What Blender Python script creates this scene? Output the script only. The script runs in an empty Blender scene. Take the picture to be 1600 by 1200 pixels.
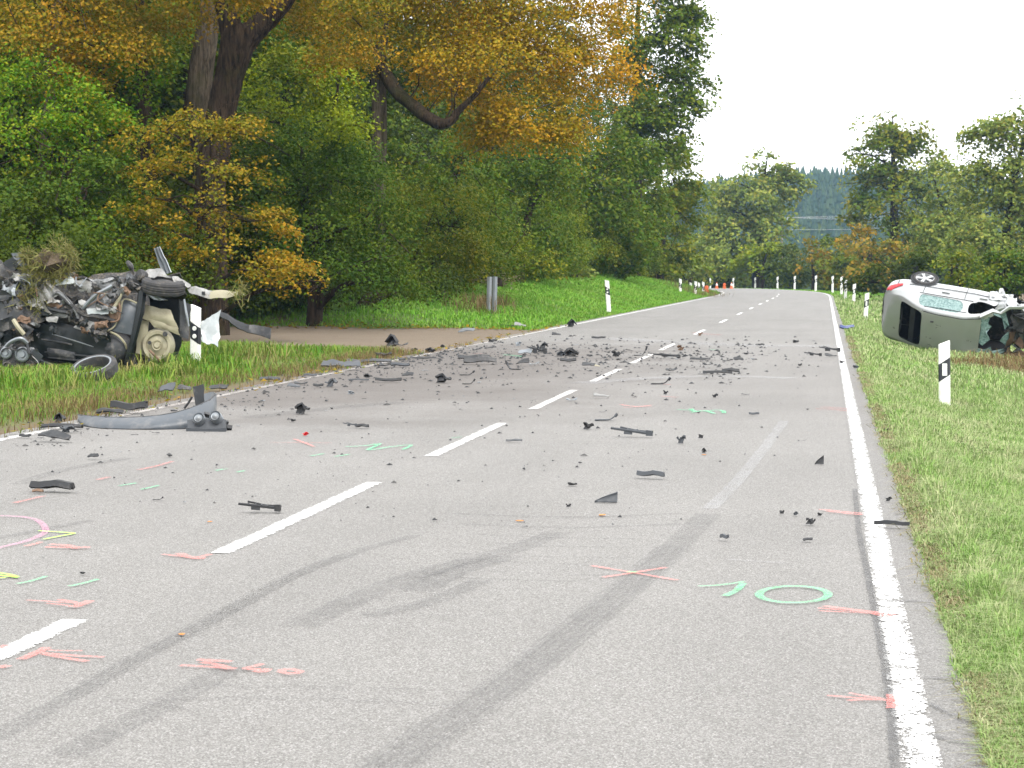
import bpy, math, random
import numpy as np
from mathutils import Vector, Matrix, noise as mnoise

R = math.radians
rng = np.random.default_rng(7)
random.seed(7)
scn = bpy.context.scene
COL = scn.collection

# ------------------------------------------------------------------ camera
F_PX, CAM_H = 3250.0, 1.5
PITCH = math.atan(172 / F_PX)
YAW = math.atan(490 * math.cos(PITCH) / F_PX)
cam_d = bpy.data.cameras.new("camera")
cam = bpy.data.objects.new("camera", cam_d)
COL.objects.link(cam)
cam.location = (0, 0, CAM_H)
cam.rotation_euler = (math.pi / 2 - PITCH, 0, YAW)
cam_d.sensor_width = 36
cam_d.lens = F_PX / 1600 * 36
cam_d.clip_start, cam_d.clip_end = 0.1, 3000
cam_d.dof.use_dof = True
cam_d.dof.focus_distance = 15
cam_d.dof.aperture_fstop = 13
scn.camera = cam

# ------------------------------------------------------------------ world, sun, exposure
SUN_EL, SUN_AZ = 50, 150          # azimuth clockwise from +Y
world = bpy.data.worlds.new("World")
scn.world = world
world.use_nodes = True
wn, wl = world.node_tree.nodes, world.node_tree.links
wn.clear()
w_out = wn.new("ShaderNodeOutputWorld")
w_bg = wn.new("ShaderNodeBackground")
w_sky = wn.new("ShaderNodeTexSky")
w_sky.sky_type = 'NISHITA'
w_sky.sun_disc = False
w_sky.sun_elevation = R(SUN_EL)
w_sky.sun_rotation = R(SUN_AZ)
w_mix = wn.new("ShaderNodeMix"); w_mix.data_type = 'RGBA'
w_tc = wn.new("ShaderNodeTexCoord")
w_ns = wn.new("ShaderNodeTexNoise")
w_ns.inputs["Scale"].default_value = 2.2
w_ns.inputs["Detail"].default_value = 6
w_rmp = wn.new("ShaderNodeMapRange")
w_rmp.inputs["From Min"].default_value = 0.3
w_rmp.inputs["From Max"].default_value = 0.7
w_rmp.inputs["To Min"].default_value = 0.90
w_rmp.inputs["To Max"].default_value = 0.98
wl.new(w_tc.outputs["Generated"], w_ns.inputs["Vector"])
wl.new(w_ns.outputs["Fac"], w_rmp.inputs["Value"])
wl.new(w_rmp.outputs["Result"], w_mix.inputs["Factor"])
wl.new(w_sky.outputs["Color"], w_mix.inputs["A"])
w_mix.inputs["B"].default_value = (9.0, 9.0, 9.0, 1)      # overcast cloud deck
wl.new(w_mix.outputs["Result"], w_bg.inputs["Color"])
w_bg.inputs["Strength"].default_value = 0.1
wl.new(w_bg.outputs["Background"], w_out.inputs["Surface"])

sun_d = bpy.data.lights.new("sun", 'SUN')
sun = bpy.data.objects.new("sun", sun_d)
COL.objects.link(sun)
sun_d.energy = 1.3
sun_d.angle = R(24)
sun_d.color = (1.0, 0.96, 0.9)
sd = Vector((math.sin(R(SUN_AZ)) * math.cos(R(SUN_EL)), math.cos(R(SUN_AZ)) * math.cos(R(SUN_EL)), math.sin(R(SUN_EL))))
sun.rotation_euler = sd.to_track_quat('Z', 'Y').to_euler()

scn.view_settings.view_transform = 'Standard'
scn.view_settings.look = 'None'
scn.view_settings.gamma = 1
scn.view_settings.use_curve_mapping = False
scn.view_settings.exposure = 1.52
scn.render.engine = 'CYCLES'
cy = scn.cycles
cy.max_bounces = 6
cy.diffuse_bounces = 3
cy.glossy_bounces = 3
cy.transmission_bounces = 4
cy.transparent_max_bounces = 16
cy.volume_bounces = 0
cy.caustics_reflective = cy.caustics_refractive = False
cy.use_denoising = True

# ------------------------------------------------------------------ pixel <-> place
CM = Matrix.Translation(cam.location) @ cam.rotation_euler.to_matrix().to_4x4()
def ray(px, py):
    v = Vector(((px - 800) / F_PX, (600 - py) / F_PX, -1.0))
    return CM.to_3x3() @ v
def at(px, py, d):
    """place seen at photo pixel (px, py), d metres along +Y"""
    v = ray(px, py)
    return cam.location + v * (d / v.y)
def gnd(px, py, z=0.0):
    v = ray(px, py)
    t = (z - CAM_H) / v.z
    return cam.location + v * t

# ------------------------------------------------------------------ tagging
def tag(o, label=None, cat=None, group=None, kind=None):
    if label: o["label"] = label
    if cat: o["category"] = cat
    if group: o["group"] = group
    if kind: o["kind"] = kind
    return o
def empty(name, loc, label, cat, group=None, rz=0):
    o = bpy.data.objects.new(name, None)
    o.empty_display_size = 0.2
    COL.objects.link(o)
    o.location = loc
    o.rotation_euler = (0, 0, rz)
    return tag(o, label, cat, group)
def link(name, me, parent=None, loc=None):
    o = bpy.data.objects.new(name, me)
    COL.objects.link(o)
    if parent: o.parent = parent
    if loc is not None: o.location = loc
    return o

def np_mesh(name, v, f, mat, smooth=False, attr=None):
    """v (N,3), f (M,k) -> mesh"""
    v = np.ascontiguousarray(v, dtype=np.float32); f = np.ascontiguousarray(f, dtype=np.int32)
    me = bpy.data.meshes.new(name)
    me.vertices.add(len(v)); me.vertices.foreach_set("co", v.ravel())
    k = f.shape[1]
    me.loops.add(f.size); me.loops.foreach_set("vertex_index", f.ravel())
    me.polygons.add(len(f))
    me.polygons.foreach_set("loop_start", np.arange(0, f.size, k, dtype=np.int32))
    me.polygons.foreach_set("loop_total", np.full(len(f), k, dtype=np.int32))
    if smooth: me.polygons.foreach_set("use_smooth", np.ones(len(f), dtype=bool))
    if mat: me.materials.append(mat)
    if attr is not None:
        a = me.attributes.new("mask", 'FLOAT', 'POINT'); a.data.foreach_set("value", np.asarray(attr, dtype=np.float32))
    me.update(calc_edges=True)
    return me

# ------------------------------------------------------------------ mesh builder
class MB:
    def __init__(s): s.v, s.f = [], []
    def add(s, vs, fs):
        b = len(s.v)
        s.v += [Vector(p) for p in vs]; s.f += [tuple(i + b for i in f) for f in fs]
        return s
    def box(s, c, size, rot=None, top=1.0):
        hx, hy, hz = (q / 2 for q in size)
        p = [(-hx, -hy, -hz), (hx, -hy, -hz), (hx, hy, -hz), (-hx, hy, -hz),
             (-hx * top, -hy * top, hz), (hx * top, -hy * top, hz), (hx * top, hy * top, hz), (-hx * top, hy * top, hz)]
        p = [Vector(q) for q in p]
        if rot:
            from mathutils import Euler
            m = Euler(rot).to_matrix(); p = [m @ q for q in p]
        c = Vector(c)
        return s.add([q + c for q in p], [(0, 3, 2, 1), (4, 5, 6, 7), (0, 1, 5, 4), (1, 2, 6, 5), (2, 3, 7, 6), (3, 0, 4, 7)])
    def tube(s, pts, rad, n=8, cap=True):
        pts = [Vector(p) for p in pts]
        if not hasattr(rad, '__len__'): rad = [rad] * len(pts)
        vs, fs = [], []
        ref = None
        for i, p in enumerate(pts):
            t = (pts[min(i + 1, len(pts) - 1)] - pts[max(i - 1, 0)]).normalized()
            if ref is None:
                ref = Vector((0, 0, 1)) if abs(t.z) < .9 else Vector((1, 0, 0))
            a = (ref - t * ref.dot(t)).normalized(); ref = a
            b = t.cross(a)
            for k in range(n):
                w = 2 * math.pi * k / n
                vs.append(p + (a * math.cos(w) + b * math.sin(w)) * rad[i])
        for i in range(len(pts) - 1):
            for k in range(n):
                k2 = (k + 1) % n
                fs.append((i * n + k, i * n + k2, (i + 1) * n + k2, (i + 1) * n + k))
        if cap:
            fs.append(tuple(range(n - 1, -1, -1))); fs.append(tuple((len(pts) - 1) * n + k for k in range(n)))
        return s.add(vs, fs)
    def lathe(s, prof, c=(0, 0, 0), axis=(0, 0, 1), n=20):
        """prof: [(r, h)] turned about axis"""
        ax = Vector(axis).normalized()
        a = ax.orthogonal().normalized(); b = ax.cross(a); c = Vector(c)
        vs, fs = [], []
        for r, h in prof:
            for k in range(n):
                w = 2 * math.pi * k / n
                vs.append(c + ax * h + (a * math.cos(w) + b * math.sin(w)) * r)
        for i in range(len(prof) - 1):
            for k in range(n):
                k2 = (k + 1) % n
                fs.append((i * n + k, i * n + k2, (i + 1) * n + k2, (i + 1) * n + k))
        return s.add(vs, fs)
    def slab(s, outline, t, normal=None):
        """outline: list of 3D points -> plate of thickness t (along its normal)"""
        o = [Vector(p) for p in outline]
        if normal is None:
            nv = Vector((0, 0, 0))
            for i in range(len(o)):
                nv += o[i].cross(o[(i + 1) % len(o)])
            normal = nv.normalized()
        nrm = Vector(normal) * (t / 2)
        n = len(o)
        vs = [p + nrm for p in o] + [p - nrm for p in o]
        fs = [tuple(range(n)), tuple(range(2 * n - 1, n - 1, -1))]
        fs += [(i, i + n, (i + 1) % n + n, (i + 1) % n) for i in range(n)]
        return s.add(vs, fs)
    def sheet(s, fn, nu, nv, t=0.01):
        """grid surface fn(u,v)->point, u,v in 0..1, given thickness"""
        P = [[Vector(fn(i / nu, j / nv)) for j in range(nv + 1)] for i in range(nu + 1)]
        N = [[None] * (nv + 1) for _ in range(nu + 1)]
        for i in range(nu + 1):
            for j in range(nv + 1):
                du = P[min(i + 1, nu)][j] - P[max(i - 1, 0)][j]
                dv = P[i][min(j + 1, nv)] - P[i][max(j - 1, 0)]
                q = du.cross(dv)
                N[i][j] = q.normalized() if q.length > 1e-9 else Vector((0, 0, 1))
        vs = [P[i][j] + N[i][j] * t / 2 for i in range(nu + 1) for j in range(nv + 1)]
        vs += [P[i][j] - N[i][j] * t / 2 for i in range(nu + 1) for j in range(nv + 1)]
        m = (nu + 1) * (nv + 1)
        ix = lambda i, j: i * (nv + 1) + j
        fs = []
        for i in range(nu):
            for j in range(nv):
                a, b, c, d = ix(i, j), ix(i + 1, j), ix(i + 1, j + 1), ix(i, j + 1)
                fs.append((a, b, c, d)); fs.append((a + m, d + m, c + m, b + m))
        for i in range(nu):
            a, b = ix(i, 0), ix(i + 1, 0); fs.append((a, a + m, b + m, b))
            a, b = ix(i, nv), ix(i + 1, nv); fs.append((a, b, b + m, a + m))
        for j in range(nv):
            a, b = ix(0, j), ix(0, j + 1); fs.append((a, b, b + m, a + m))
            a, b = ix(nu, j), ix(nu, j + 1); fs.append((a, a + m, b + m, b))
        return s.add(vs, fs)
    def crumple(s, amp, scale, seed=0, start=0):
        off = Vector((seed * 7.3, seed * 3.1, seed * 1.7))
        for i in range(start, len(s.v)):
            p = s.v[i]
            s.v[i] = p + (mnoise.noise_vector(p * scale + off) + .5 * mnoise.noise_vector(p * scale * 2.7 + off)) * amp
        return s
    def mesh(s, name, mat, smooth=None):
        me = bpy.data.meshes.new(name)
        me.from_pydata([tuple(p) for p in s.v], [], s.f)
        me.update()
        if mat: me.materials.append(mat)
        if smooth:
            me.polygons.foreach_set("use_smooth", np.ones(len(me.polygons), dtype=bool))
            me.set_sharp_from_angle(angle=R(smooth))
        return me
    def build(s, name, mat, parent=None, smooth=35, origin=None):
        """local coordinates of the parent; origin moves the object's own origin"""
        if origin is not None:
            o0 = Vector(origin); s.v = [p - o0 for p in s.v]
        return link(name, s.mesh(name, mat, smooth), parent, origin)

# ------------------------------------------------------------------ materials
def new_mat(name):
    m = bpy.data.materials.new(name); m.use_nodes = True
    nt = m.node_tree; nt.nodes.clear()
    out = nt.nodes.new("ShaderNodeOutputMaterial")
    return m, nt, out
def nd(nt, typ, **kw):
    n = nt.nodes.new(typ)
    for k, v in kw.items():
        if k in n.inputs.keys(): n.inputs[k].default_value = v
        else: setattr(n, k, v)
    return n
def rampn(nt, stops, interp='LINEAR'):
    r = nt.nodes.new("ShaderNodeValToRGB"); e = r.color_ramp.elements
    r.color_ramp.interpolation = interp
    while len(e) < len(stops): e.new(0.5)
    for k, (p, c) in zip(e, stops):
        k.position = p; k.color = (*c, 1) if len(c) == 3 else c
    return r
def mixc(nt, fac, a, b, blend='MIX'):
    m = nt.nodes.new("ShaderNodeMix"); m.data_type = 'RGBA'; m.blend_type = blend
    for sock, val in (("Factor", fac), ("A", a), ("B", b)):
        if hasattr(val, 'is_linked'): nt.links.new(val, m.inputs[sock])
        elif isinstance(val, (int, float)): m.inputs[sock].default_value = val
        else: m.inputs[sock].default_value = (*val, 1)
    return m.outputs["Result"]
def mth(nt, op, a, b=None, c=None, clamp=False):
    m = nt.nodes.new("ShaderNodeMath"); m.operation = op; m.use_clamp = clamp
    for i, val in enumerate((a, b, c)):
        if val is None: continue
        if hasattr(val, 'is_linked'): nt.links.new(val, m.inputs[i])
        else: m.inputs[i].default_value = val
    return m.outputs[0]
def noise_out(nt, vec, scale, detail=4, rough=.55, dist=0):
    n = nd(nt, "ShaderNodeTexNoise", Scale=scale, Detail=detail, Roughness=rough, Distortion=dist)
    if vec is not None: nt.links.new(vec, n.inputs["Vector"])
    return n.outputs["Fac"]
def pos(nt): return nt.nodes.new("ShaderNodeNewGeometry").outputs["Position"]
def objco(nt): return nt.nodes.new("ShaderNodeTexCoord").outputs["Object"]
def finish(nt, out, col, rough=.6, metal=0, bump=None, bump_d=.01, spec=.5, alpha=None, coat=0, trans=0):
    b = nd(nt, "ShaderNodeBsdfPrincipled", Roughness=.5)
    for sock, val in (("Base Color", col), ("Roughness", rough), ("Metallic", metal), ("Alpha", alpha),
                      ("Specular IOR Level", spec), ("Coat Weight", coat), ("Transmission Weight", trans)):
        if val is None: continue
        if hasattr(val, 'is_linked'): nt.links.new(val, b.inputs[sock])
        elif isinstance(val, (int, float)): b.inputs[sock].default_value = val
        else: b.inputs[sock].default_value = (*val, 1)
    if bump is not None:
        bn = nd(nt, "ShaderNodeBump", Strength=1.0, Distance=bump_d)
        nt.links.new(bump, bn.inputs["Height"]); nt.links.new(bn.outputs["Normal"], b.inputs["Normal"])
    nt.links.new(b.outputs["BSDF"], out.inputs["Surface"])
    return b
def simple(name, col, rough=.5, metal=0, var=.35, scale=9, bump=0.0, dirt=None, dirt_amt=.5, coat=0, spec=.5):
    m, nt, out = new_mat(name)
    p = objco(nt)
    n = noise_out(nt, p, scale, 6)
    c = mixc(nt, n, tuple(x * (1 - var) for x in col), tuple(min(1, x * (1 + var)) for x in col))
    if dirt:
        n2 = noise_out(nt, p, scale * .6, 8, .7)
        fac = nd(nt, "ShaderNodeMapRange"); nt.links.new(n2, fac.inputs["Value"])
        fac.inputs["From Min"].default_value = .5; fac.inputs["From Max"].default_value = .66; fac.inputs["To Max"].default_value = dirt_amt
        c = mixc(nt, fac.outputs["Result"], c, dirt)
    rr = nd(nt, "ShaderNodeMapRange"); nt.links.new(n, rr.inputs["Value"])
    rr.inputs["To Min"].default_value = max(0, rough - .12); rr.inputs["To Max"].default_value = min(1, rough + .15)
    finish(nt, out, c, rr.outputs["Result"], metal, noise_out(nt, p, scale * 2.5, 5) if bump else None, bump, spec=spec, coat=coat)
    return m

M = {}
DIRT = (.16, .12, .08)
M['black'] = simple("black_plastic", (.010, .011, .013), .5, var=.4, bump=.004, dirt=(.09, .085, .08), dirt_amt=.55)
M['black2'] = simple("dusty_black_plastic", (.02, .022, .025), .55, var=.4, bump=.004, dirt=(.14, .13, .12), dirt_amt=.7)
M['grey_plastic'] = simple("blue_grey_plastic", (.058, .068, .08), .45, var=.2, dirt=(.2, .19, .18), dirt_amt=.4)
M['dark_grey'] = simple("dark_grey_plastic", (.04, .045, .052), .45, var=.3, bump=.003)
M['steel'] = simple("bent_steel", (.19, .195, .2), .42, .6, var=.35, scale=14, bump=.01, dirt=(.1, .085, .07), dirt_amt=.8)
M['pale_metal'] = simple("pale_torn_metal", (.24, .24, .235), .45, .3, var=.25, scale=12, bump=.008, dirt=(.12, .1, .08), dirt_amt=.75)
M['dark_metal'] = simple("dark_oily_metal", (.035, .034, .035), .45, .3, var=.6, scale=12, bump=.015, dirt=(.2, .17, .13), dirt_amt=.6)
M['black_paint'] = simple("black_car_paint", (.007, .010, .011), .35, var=.5, scale=6, dirt=(.06, .06, .055), dirt_amt=.35, spec=.3)
M['beige'] = simple("beige_primer", (.27, .25, .17), .55, var=.16, scale=7, dirt=(.17, .14, .09), dirt_amt=.7)
M['rust'] = simple("rusty_steel", (.16, .1, .065), .7, .2, var=.5, scale=15, bump=.01)
M['rubber'] = simple("tyre_rubber", (.028, .028, .03), .75, var=.3, scale=20, dirt=(.12, .1, .08), dirt_amt=.5)
M['alloy'] = simple("wheel_alloy", (.58, .59, .6), .32, .6, var=.1)
M['silver'] = simple("silver_car_paint", (.36, .372, .378), .3, .5, var=.05, scale=3, dirt=(.3, .29, .26), dirt_amt=.25, coat=.6)
M['interior'] = simple("dark_car_interior", (.012, .013, .015), .7, var=.3)
M['white_post'] = simple("white_post_plastic", (.78, .78, .76), .45, var=.05, dirt=(.35, .33, .28), dirt_amt=.35)
M['band'] = simple("black_post_band", (.02, .022, .028), .4, var=.2)
M['reflector'] = simple("post_reflector", (.7, .71, .7), .2, var=.08)
M['zinc'] = simple("galvanised_zinc", (.22, .24, .26), .45, .6, var=.2, scale=10, dirt=(.2, .19, .17), dirt_amt=.5)
M['orange'] = simple("orange_plastic", (.6, .12, .03), .5, var=.1)
M['cone_white'] = simple("cone_white_band", (.8, .8, .78), .4, var=.05)
M['blue'] = simple("blue_plastic", (.03, .05, .16), .4, var=.3)
M['red_lens'] = simple("red_lens", (.40, .006, .01), .3, var=.2, scale=12)
M['pale_sheet'] = simple("clear_torn_plastic", (.31, .34, .35), .25, var=.2, dirt=(.3, .29, .26))
M['pale_box'] = simple("pale_grey_box", (.5, .53, .55), .5, var=.12)
M['glass_teal'] = None
def glass_mat():
    m, nt, out = new_mat("cracked_green_glass")
    p = objco(nt)
    v = nd(nt, "ShaderNodeTexVoronoi", Scale=26.0); nt.links.new(p, v.inputs["Vector"])
    c = mixc(nt, v.outputs["Color"], (.08, .15, .15), (.26, .36, .35))
    finish(nt, out, c, .12, 0, v.outputs["Distance"], .004, alpha=.93)
    return m
M['glass_teal'] = glass_mat()
def bark_mat(name, dark, pale, moss):
    m, nt, out = new_mat(name)
    mp = nd(nt, "ShaderNodeMapping", Scale=(9, 9, 1.3)); nt.links.new(objco(nt), mp.inputs["Vector"])
    n = noise_out(nt, mp.outputs[0], 1.6, 8, .65, .6); n2 = noise_out(nt, objco(nt), .9, 5, .6)
    r = rampn(nt, [(.38, dark), (.62, pale)]); nt.links.new(n, r.inputs[0])
    f = rampn(nt, [(.5, (0, 0, 0)), (.66, (1, 1, 1))]); nt.links.new(n2, f.inputs[0])
    finish(nt, out, mixc(nt, mth(nt, 'MULTIPLY', f.outputs[0], .6), r.outputs[0], moss), .95, 0, n, .09, spec=.1)
    return m
M['bark'] = bark_mat("tree_bark", (.010, .007, .005), (.055, .038, .024), (.03, .034, .010))
M['bark_grey'] = bark_mat("grey_tree_bark", (.035, .028, .02), (.13, .105, .075), (.05, .055, .018))
M['leaf_orange_dead'] = simple("fallen_leaf", (.5, .2, .05), .7, var=.3)
M['wire'] = simple("overhead_wire", (.5, .52, .55), .5, .5)
M['wood_pole'] = simple("weathered_wood", (.2, .17, .14), .9)

def leafmat(name, colA, colB, patch=.35, bias=.5, trans=.3, pscale=.35):
    """leaf colour: random for each leaf between the stops of colA / colB, patches of the two through the crown"""
    m, nt, out = new_mat(name)
    g = nt.nodes.new("ShaderNodeNewGeometry")
    rnd = g.outputs["Random Per Island"]
    ra = rampn(nt, [(i / max(1, len(colA) - 1), c) for i, c in enumerate(colA)])
    rb = rampn(nt, [(i / max(1, len(colB) - 1), c) for i, c in enumerate(colB)])
    nt.links.new(rnd, ra.inputs[0]); nt.links.new(rnd, rb.inputs[0])
    n = noise_out(nt, g.outputs["Position"], pscale, 3, .6)
    mr = nd(nt, "ShaderNodeMapRange"); nt.links.new(n, mr.inputs["Value"])
    mr.inputs["From Min"].default_value = bias - patch / 2; mr.inputs["From Max"].default_value = bias + patch / 2
    c = mixc(nt, mr.outputs["Result"], ra.outputs[0], rb.outputs[0])
    d = nd(nt, "ShaderNodeBsdfPrincipled", Roughness=.6)
    d.inputs["Specular IOR Level"].default_value = .10
    t = nt.nodes.new("ShaderNodeBsdfTranslucent")
    nt.links.new(c, d.inputs["Base Color"]); nt.links.new(c, t.inputs["Color"])
    mx = nt.nodes.new("ShaderNodeMixShader"); mx.inputs[0].default_value = trans
    nt.links.new(d.outputs[0], mx.inputs[1]); nt.links.new(t.outputs[0], mx.inputs[2])
    nt.links.new(mx.outputs[0], out.inputs["Surface"])
    return m
L = {}
L['dark'] = leafmat("dark_green_leaves", [(0.030, 0.057, 0.005), (0.061, 0.097, 0.006)], [(0.047, 0.072, 0.005), (0.086, 0.105, 0.008)])
L['green'] = leafmat("green_leaves", [(0.041, 0.099, 0.006), (0.083, 0.152, 0.008), (0.144, 0.182, 0.010), (0.166, 0.152, 0.010)], [(0.027, 0.065, 0.005), (0.061, 0.114, 0.007), (0.090, 0.129, 0.009)])
L['bright'] = leafmat("bright_green_leaves", [(0.051, 0.142, 0.005), (0.109, 0.226, 0.008), (0.204, 0.251, 0.011)], [(0.033, 0.092, 0.005), (0.087, 0.176, 0.008), (0.290, 0.192, 0.014)], bias=.58)
L['orange'] = leafmat("orange_brown_leaves", [(0.135, 0.136, 0.009), (0.270, 0.187, 0.013), (0.432, 0.196, 0.013), (0.252, 0.187, 0.011)], [(0.081, 0.119, 0.007), (0.180, 0.170, 0.011), (0.297, 0.178, 0.014)], bias=.45)
L['amber'] = leafmat("amber_leaves", [(0.240, 0.186, 0.009), (0.420, 0.242, 0.011), (0.600, 0.251, 0.016), (0.320, 0.214, 0.009)], [(0.130, 0.149, 0.009), (0.240, 0.195, 0.011), (0.380, 0.233, 0.013)], bias=.43)
L['olive'] = leafmat("olive_leaves", [(0.097, 0.145, 0.008), (0.184, 0.208, 0.013), (0.310, 0.250, 0.016)], [(0.053, 0.113, 0.007), (0.117, 0.166, 0.011)])
L['yellow'] = leafmat("yellow_green_leaves", [(0.162, 0.234, 0.008), (0.289, 0.315, 0.012)], [(0.076, 0.153, 0.008), (0.187, 0.216, 0.011)])
L['grey'] = leafmat("grey_green_leaves", [(0.144, 0.205, 0.040), (0.241, 0.293, 0.062)], [(0.091, 0.150, 0.025), (0.168, 0.218, 0.037), (0.361, 0.312, 0.050)])
L['blue'] = leafmat("cool_green_leaves", [(0.029, 0.075, 0.007), (0.064, 0.119, 0.011)], [(0.036, 0.086, 0.006), (0.082, 0.135, 0.010), (0.126, 0.142, 0.011)])
L['oak'] = leafmat("oak_leaves", [(0.069, 0.128, 0.008), (0.123, 0.192, 0.012), (0.169, 0.200, 0.014)], [(0.054, 0.104, 0.007), (0.100, 0.152, 0.010), (0.185, 0.168, 0.014)])
L['conifer'] = leafmat("conifer_needles", [(.02, .045, .03), (.03, .06, .035)], [(.025, .05, .03), (.05, .075, .03)], trans=.05)
L['dry'] = leafmat("dry_brush", [(.22, .19, .1), (.34, .29, .17)], [(.12, .14, .05), (.24, .2, .1)])
L['brownweed'] = leafmat("brown_weeds", [(.14, .09, .045), (.22, .15, .075)], [(.10, .10, .03), (.18, .13, .06)])
G = {}
G['mown'] = leafmat("mown_grass_blades", [(.13, .25, .05), (.22, .34, .09), (.36, .39, .20)], [(.20, .28, .10), (.33, .36, .18), (.46, .43, .28)], patch=.3, bias=.56, trans=.25, pscale=1.1)
G['verge'] = leafmat("verge_grass_blades", [(.06, .18, .016), (.12, .25, .022), (.18, .22, .035)], [(.13, .16, .035), (.24, .20, .08), (.28, .21, .1)], patch=.25, bias=.58, trans=.25, pscale=.8)
G['bank'] = leafmat("bank_grass_blades", [(.10, .27, .022), (.16, .35, .035), (.22, .36, .06)], [(.12, .23, .03), (.22, .29, .06)], patch=.3, bias=.60, trans=.3, pscale=.45)
G['clump'] = leafmat("uprooted_grass", [(.16, .13, .05), (.26, .22, .09), (.12, .18, .03)], [(.10, .14, .03), (.2, .16, .07)], pscale=4)

# ------------------------------------------------------------------ road line and terrain
_ds = 1.0
_S = np.arange(-12, 335, _ds)
_k = np.where(_S < 130, 0, np.where(_S < 221, (_S - 130) / 91 * .0066, .0085))
_h = np.cumsum(_k) * _ds
RX = np.cumsum(-np.sin(_h)) * _ds; RX -= RX[12]
RY = np.cumsum(np.cos(_h)) * _ds; RY -= RY[12]
U_L, U_R = -7.62, 0.52            # asphalt edges, measured from the reference line

def drop(y):
    y = np.asarray(y, dtype=float)
    q = np.maximum(0, y - 214)
    return -np.where(q < 45, q * q / 2600, 45 * 45 / 2600 + (q - 45) * .0346).clip(0, 5)
def road_uv(x, y):
    """signed offset u from the reference line (right positive) and station s"""
    x = np.atleast_1d(np.asarray(x, dtype=float)); y = np.atleast_1d(np.asarray(y, dtype=float))
    u = x.copy(); s = y.copy()
    far = np.where(y > 118)[0]
    for c in range(0, len(far), 20000):
        i = far[c:c + 20000]
        d2 = (x[i, None] - RX[None]) ** 2 + (y[i, None] - RY[None]) ** 2
        k = d2.argmin(1)
        dx, dy = x[i] - RX[k], y[i] - RY[k]
        u[i] = dx * np.cos(_h[k]) + dy * np.sin(_h[k])
        s[i] = _S[k] + (-dx * np.sin(_h[k]) + dy * np.cos(_h[k]))
    return u, s
def road_xy(u, s):
    u = np.asarray(u, dtype=float); s = np.asarray(s, dtype=float)
    x = np.interp(s, _S, RX); y = np.interp(s, _S, RY); h = np.interp(s, _S, _h)
    return x + u * np.cos(h), y + u * np.sin(h)
def sstep(a, b, x):
    t = ((x - a) / (b - a)).clip(0, 1); return t * t * (3 - 2 * t)
def track_mid(x):                  # farm track leaving the road to the left
    return 47.6 + 0.25 * (-(x + 7.6)) + .0 * x
def ground_z(x, y):
    x = np.atleast_1d(np.asarray(x, dtype=float)); y = np.atleast_1d(np.asarray(y, dtype=float))
    u, s = road_uv(x, y)
    base = drop(y)
    bump = .03 * np.sin(x * 1.7 + y * .6) * np.sin(y * .9 - x * .5)
    sr = (u - U_R).clip(0, None)
    fr = 1 - .65 * sstep(80, 150, y)
    zr = -.02 - fr * np.interp(sr, [0, .9, 1.5, 3, 5, 9, 16, 40], [0, .2, .32, .42, .62, 1.2, 1.6, 1.5]) * (1 + .75 * np.exp(-((y - 30) / 6.5) ** 2)) + bump * sstep(.2, 1.2, sr)
    sl = (U_L - u).clip(0, None)
    yb = y - .06 * sl.clip(0, 30) ** 1.4 - .6
    z5 = np.interp(yb, [51.5, 55, 59, 69, 84, 97, 114, 141, 178, 205], [0, .42, .72, .98, 1.06, 1.2, 1.43, 1.28, .84, .35])
    zb = z5 * np.interp(sl, [0, .5, 2.5, 5, 9, 20, 60], [0, .05, .56, 1.0, 1.2, 1.6, 2.2])
    zb = zb + (1 - sstep(50, 56, y)) * np.interp(sl, [0, 1, 6, 14, 40], [0, .03, .12, .5, 1.4]) * (1 - sstep(39, 44, y))
    zl = -.02 + zb + bump * sstep(.2, 1.5, sl) * .8
    z = np.where(u > U_R, zr, np.where(u < U_L, zl, -.07))
    z = np.where((u > U_L - .1) & (u < U_L), -.04, z); z = np.where((u < U_R + .06) & (u > U_R), -.05, z)
    return z + base
def gz(x, y): return float(ground_z(x, y)[0])
def on_ground(px, py):
    """first place where the sight line of a photo pixel meets the terrain or road"""
    v = ray(px, py); o = cam.location
    t = np.linspace(4, 420, 8000)
    X, Y, Z = o.x + v.x * t, o.y + v.y * t, o.z + v.z * t
    u, _ = road_uv(X, Y)
    g = np.where((u > U_L) & (u < U_R), drop(Y), ground_z(X, Y))
    k = np.argmax(Z <= g)
    return Vector((X[k], Y[k], g[k]))

def grid_axis(*segs):
    out = []
    for a, b, st in segs: out += list(np.arange(a, b, st))
    return np.array(out + [segs[-1][1]])
gx = grid_axis((-700, -100, 50), (-100, -40, 6), (-40, -20, 1.5), (-20, -9, .45), (-9, -7.0, .11), (-7, 0, 1.0), (0, .9, .06), (.9, 12, .4), (12, 40, 2.5), (40, 100, 10), (100, 700, 50))
gy = grid_axis((-25, 0, 4), (0, 60, .55), (60, 130, 1.0), (130, 260, 1.6), (260, 400, 8), (400, 1000, 50))
XX, YY = np.meshgrid(gx, gy)
ZZ = ground_z(XX.ravel(), YY.ravel())
nx, ny = len(gx), len(gy)
ii = np.arange((ny - 1) * (nx - 1)); r_, c_ = ii // (nx - 1), ii % (nx - 1)
ff = np.stack([r_ * nx + c_, r_ * nx + c_ + 1, (r_ + 1) * nx + c_ + 1, (r_ + 1) * nx + c_], 1)

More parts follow.
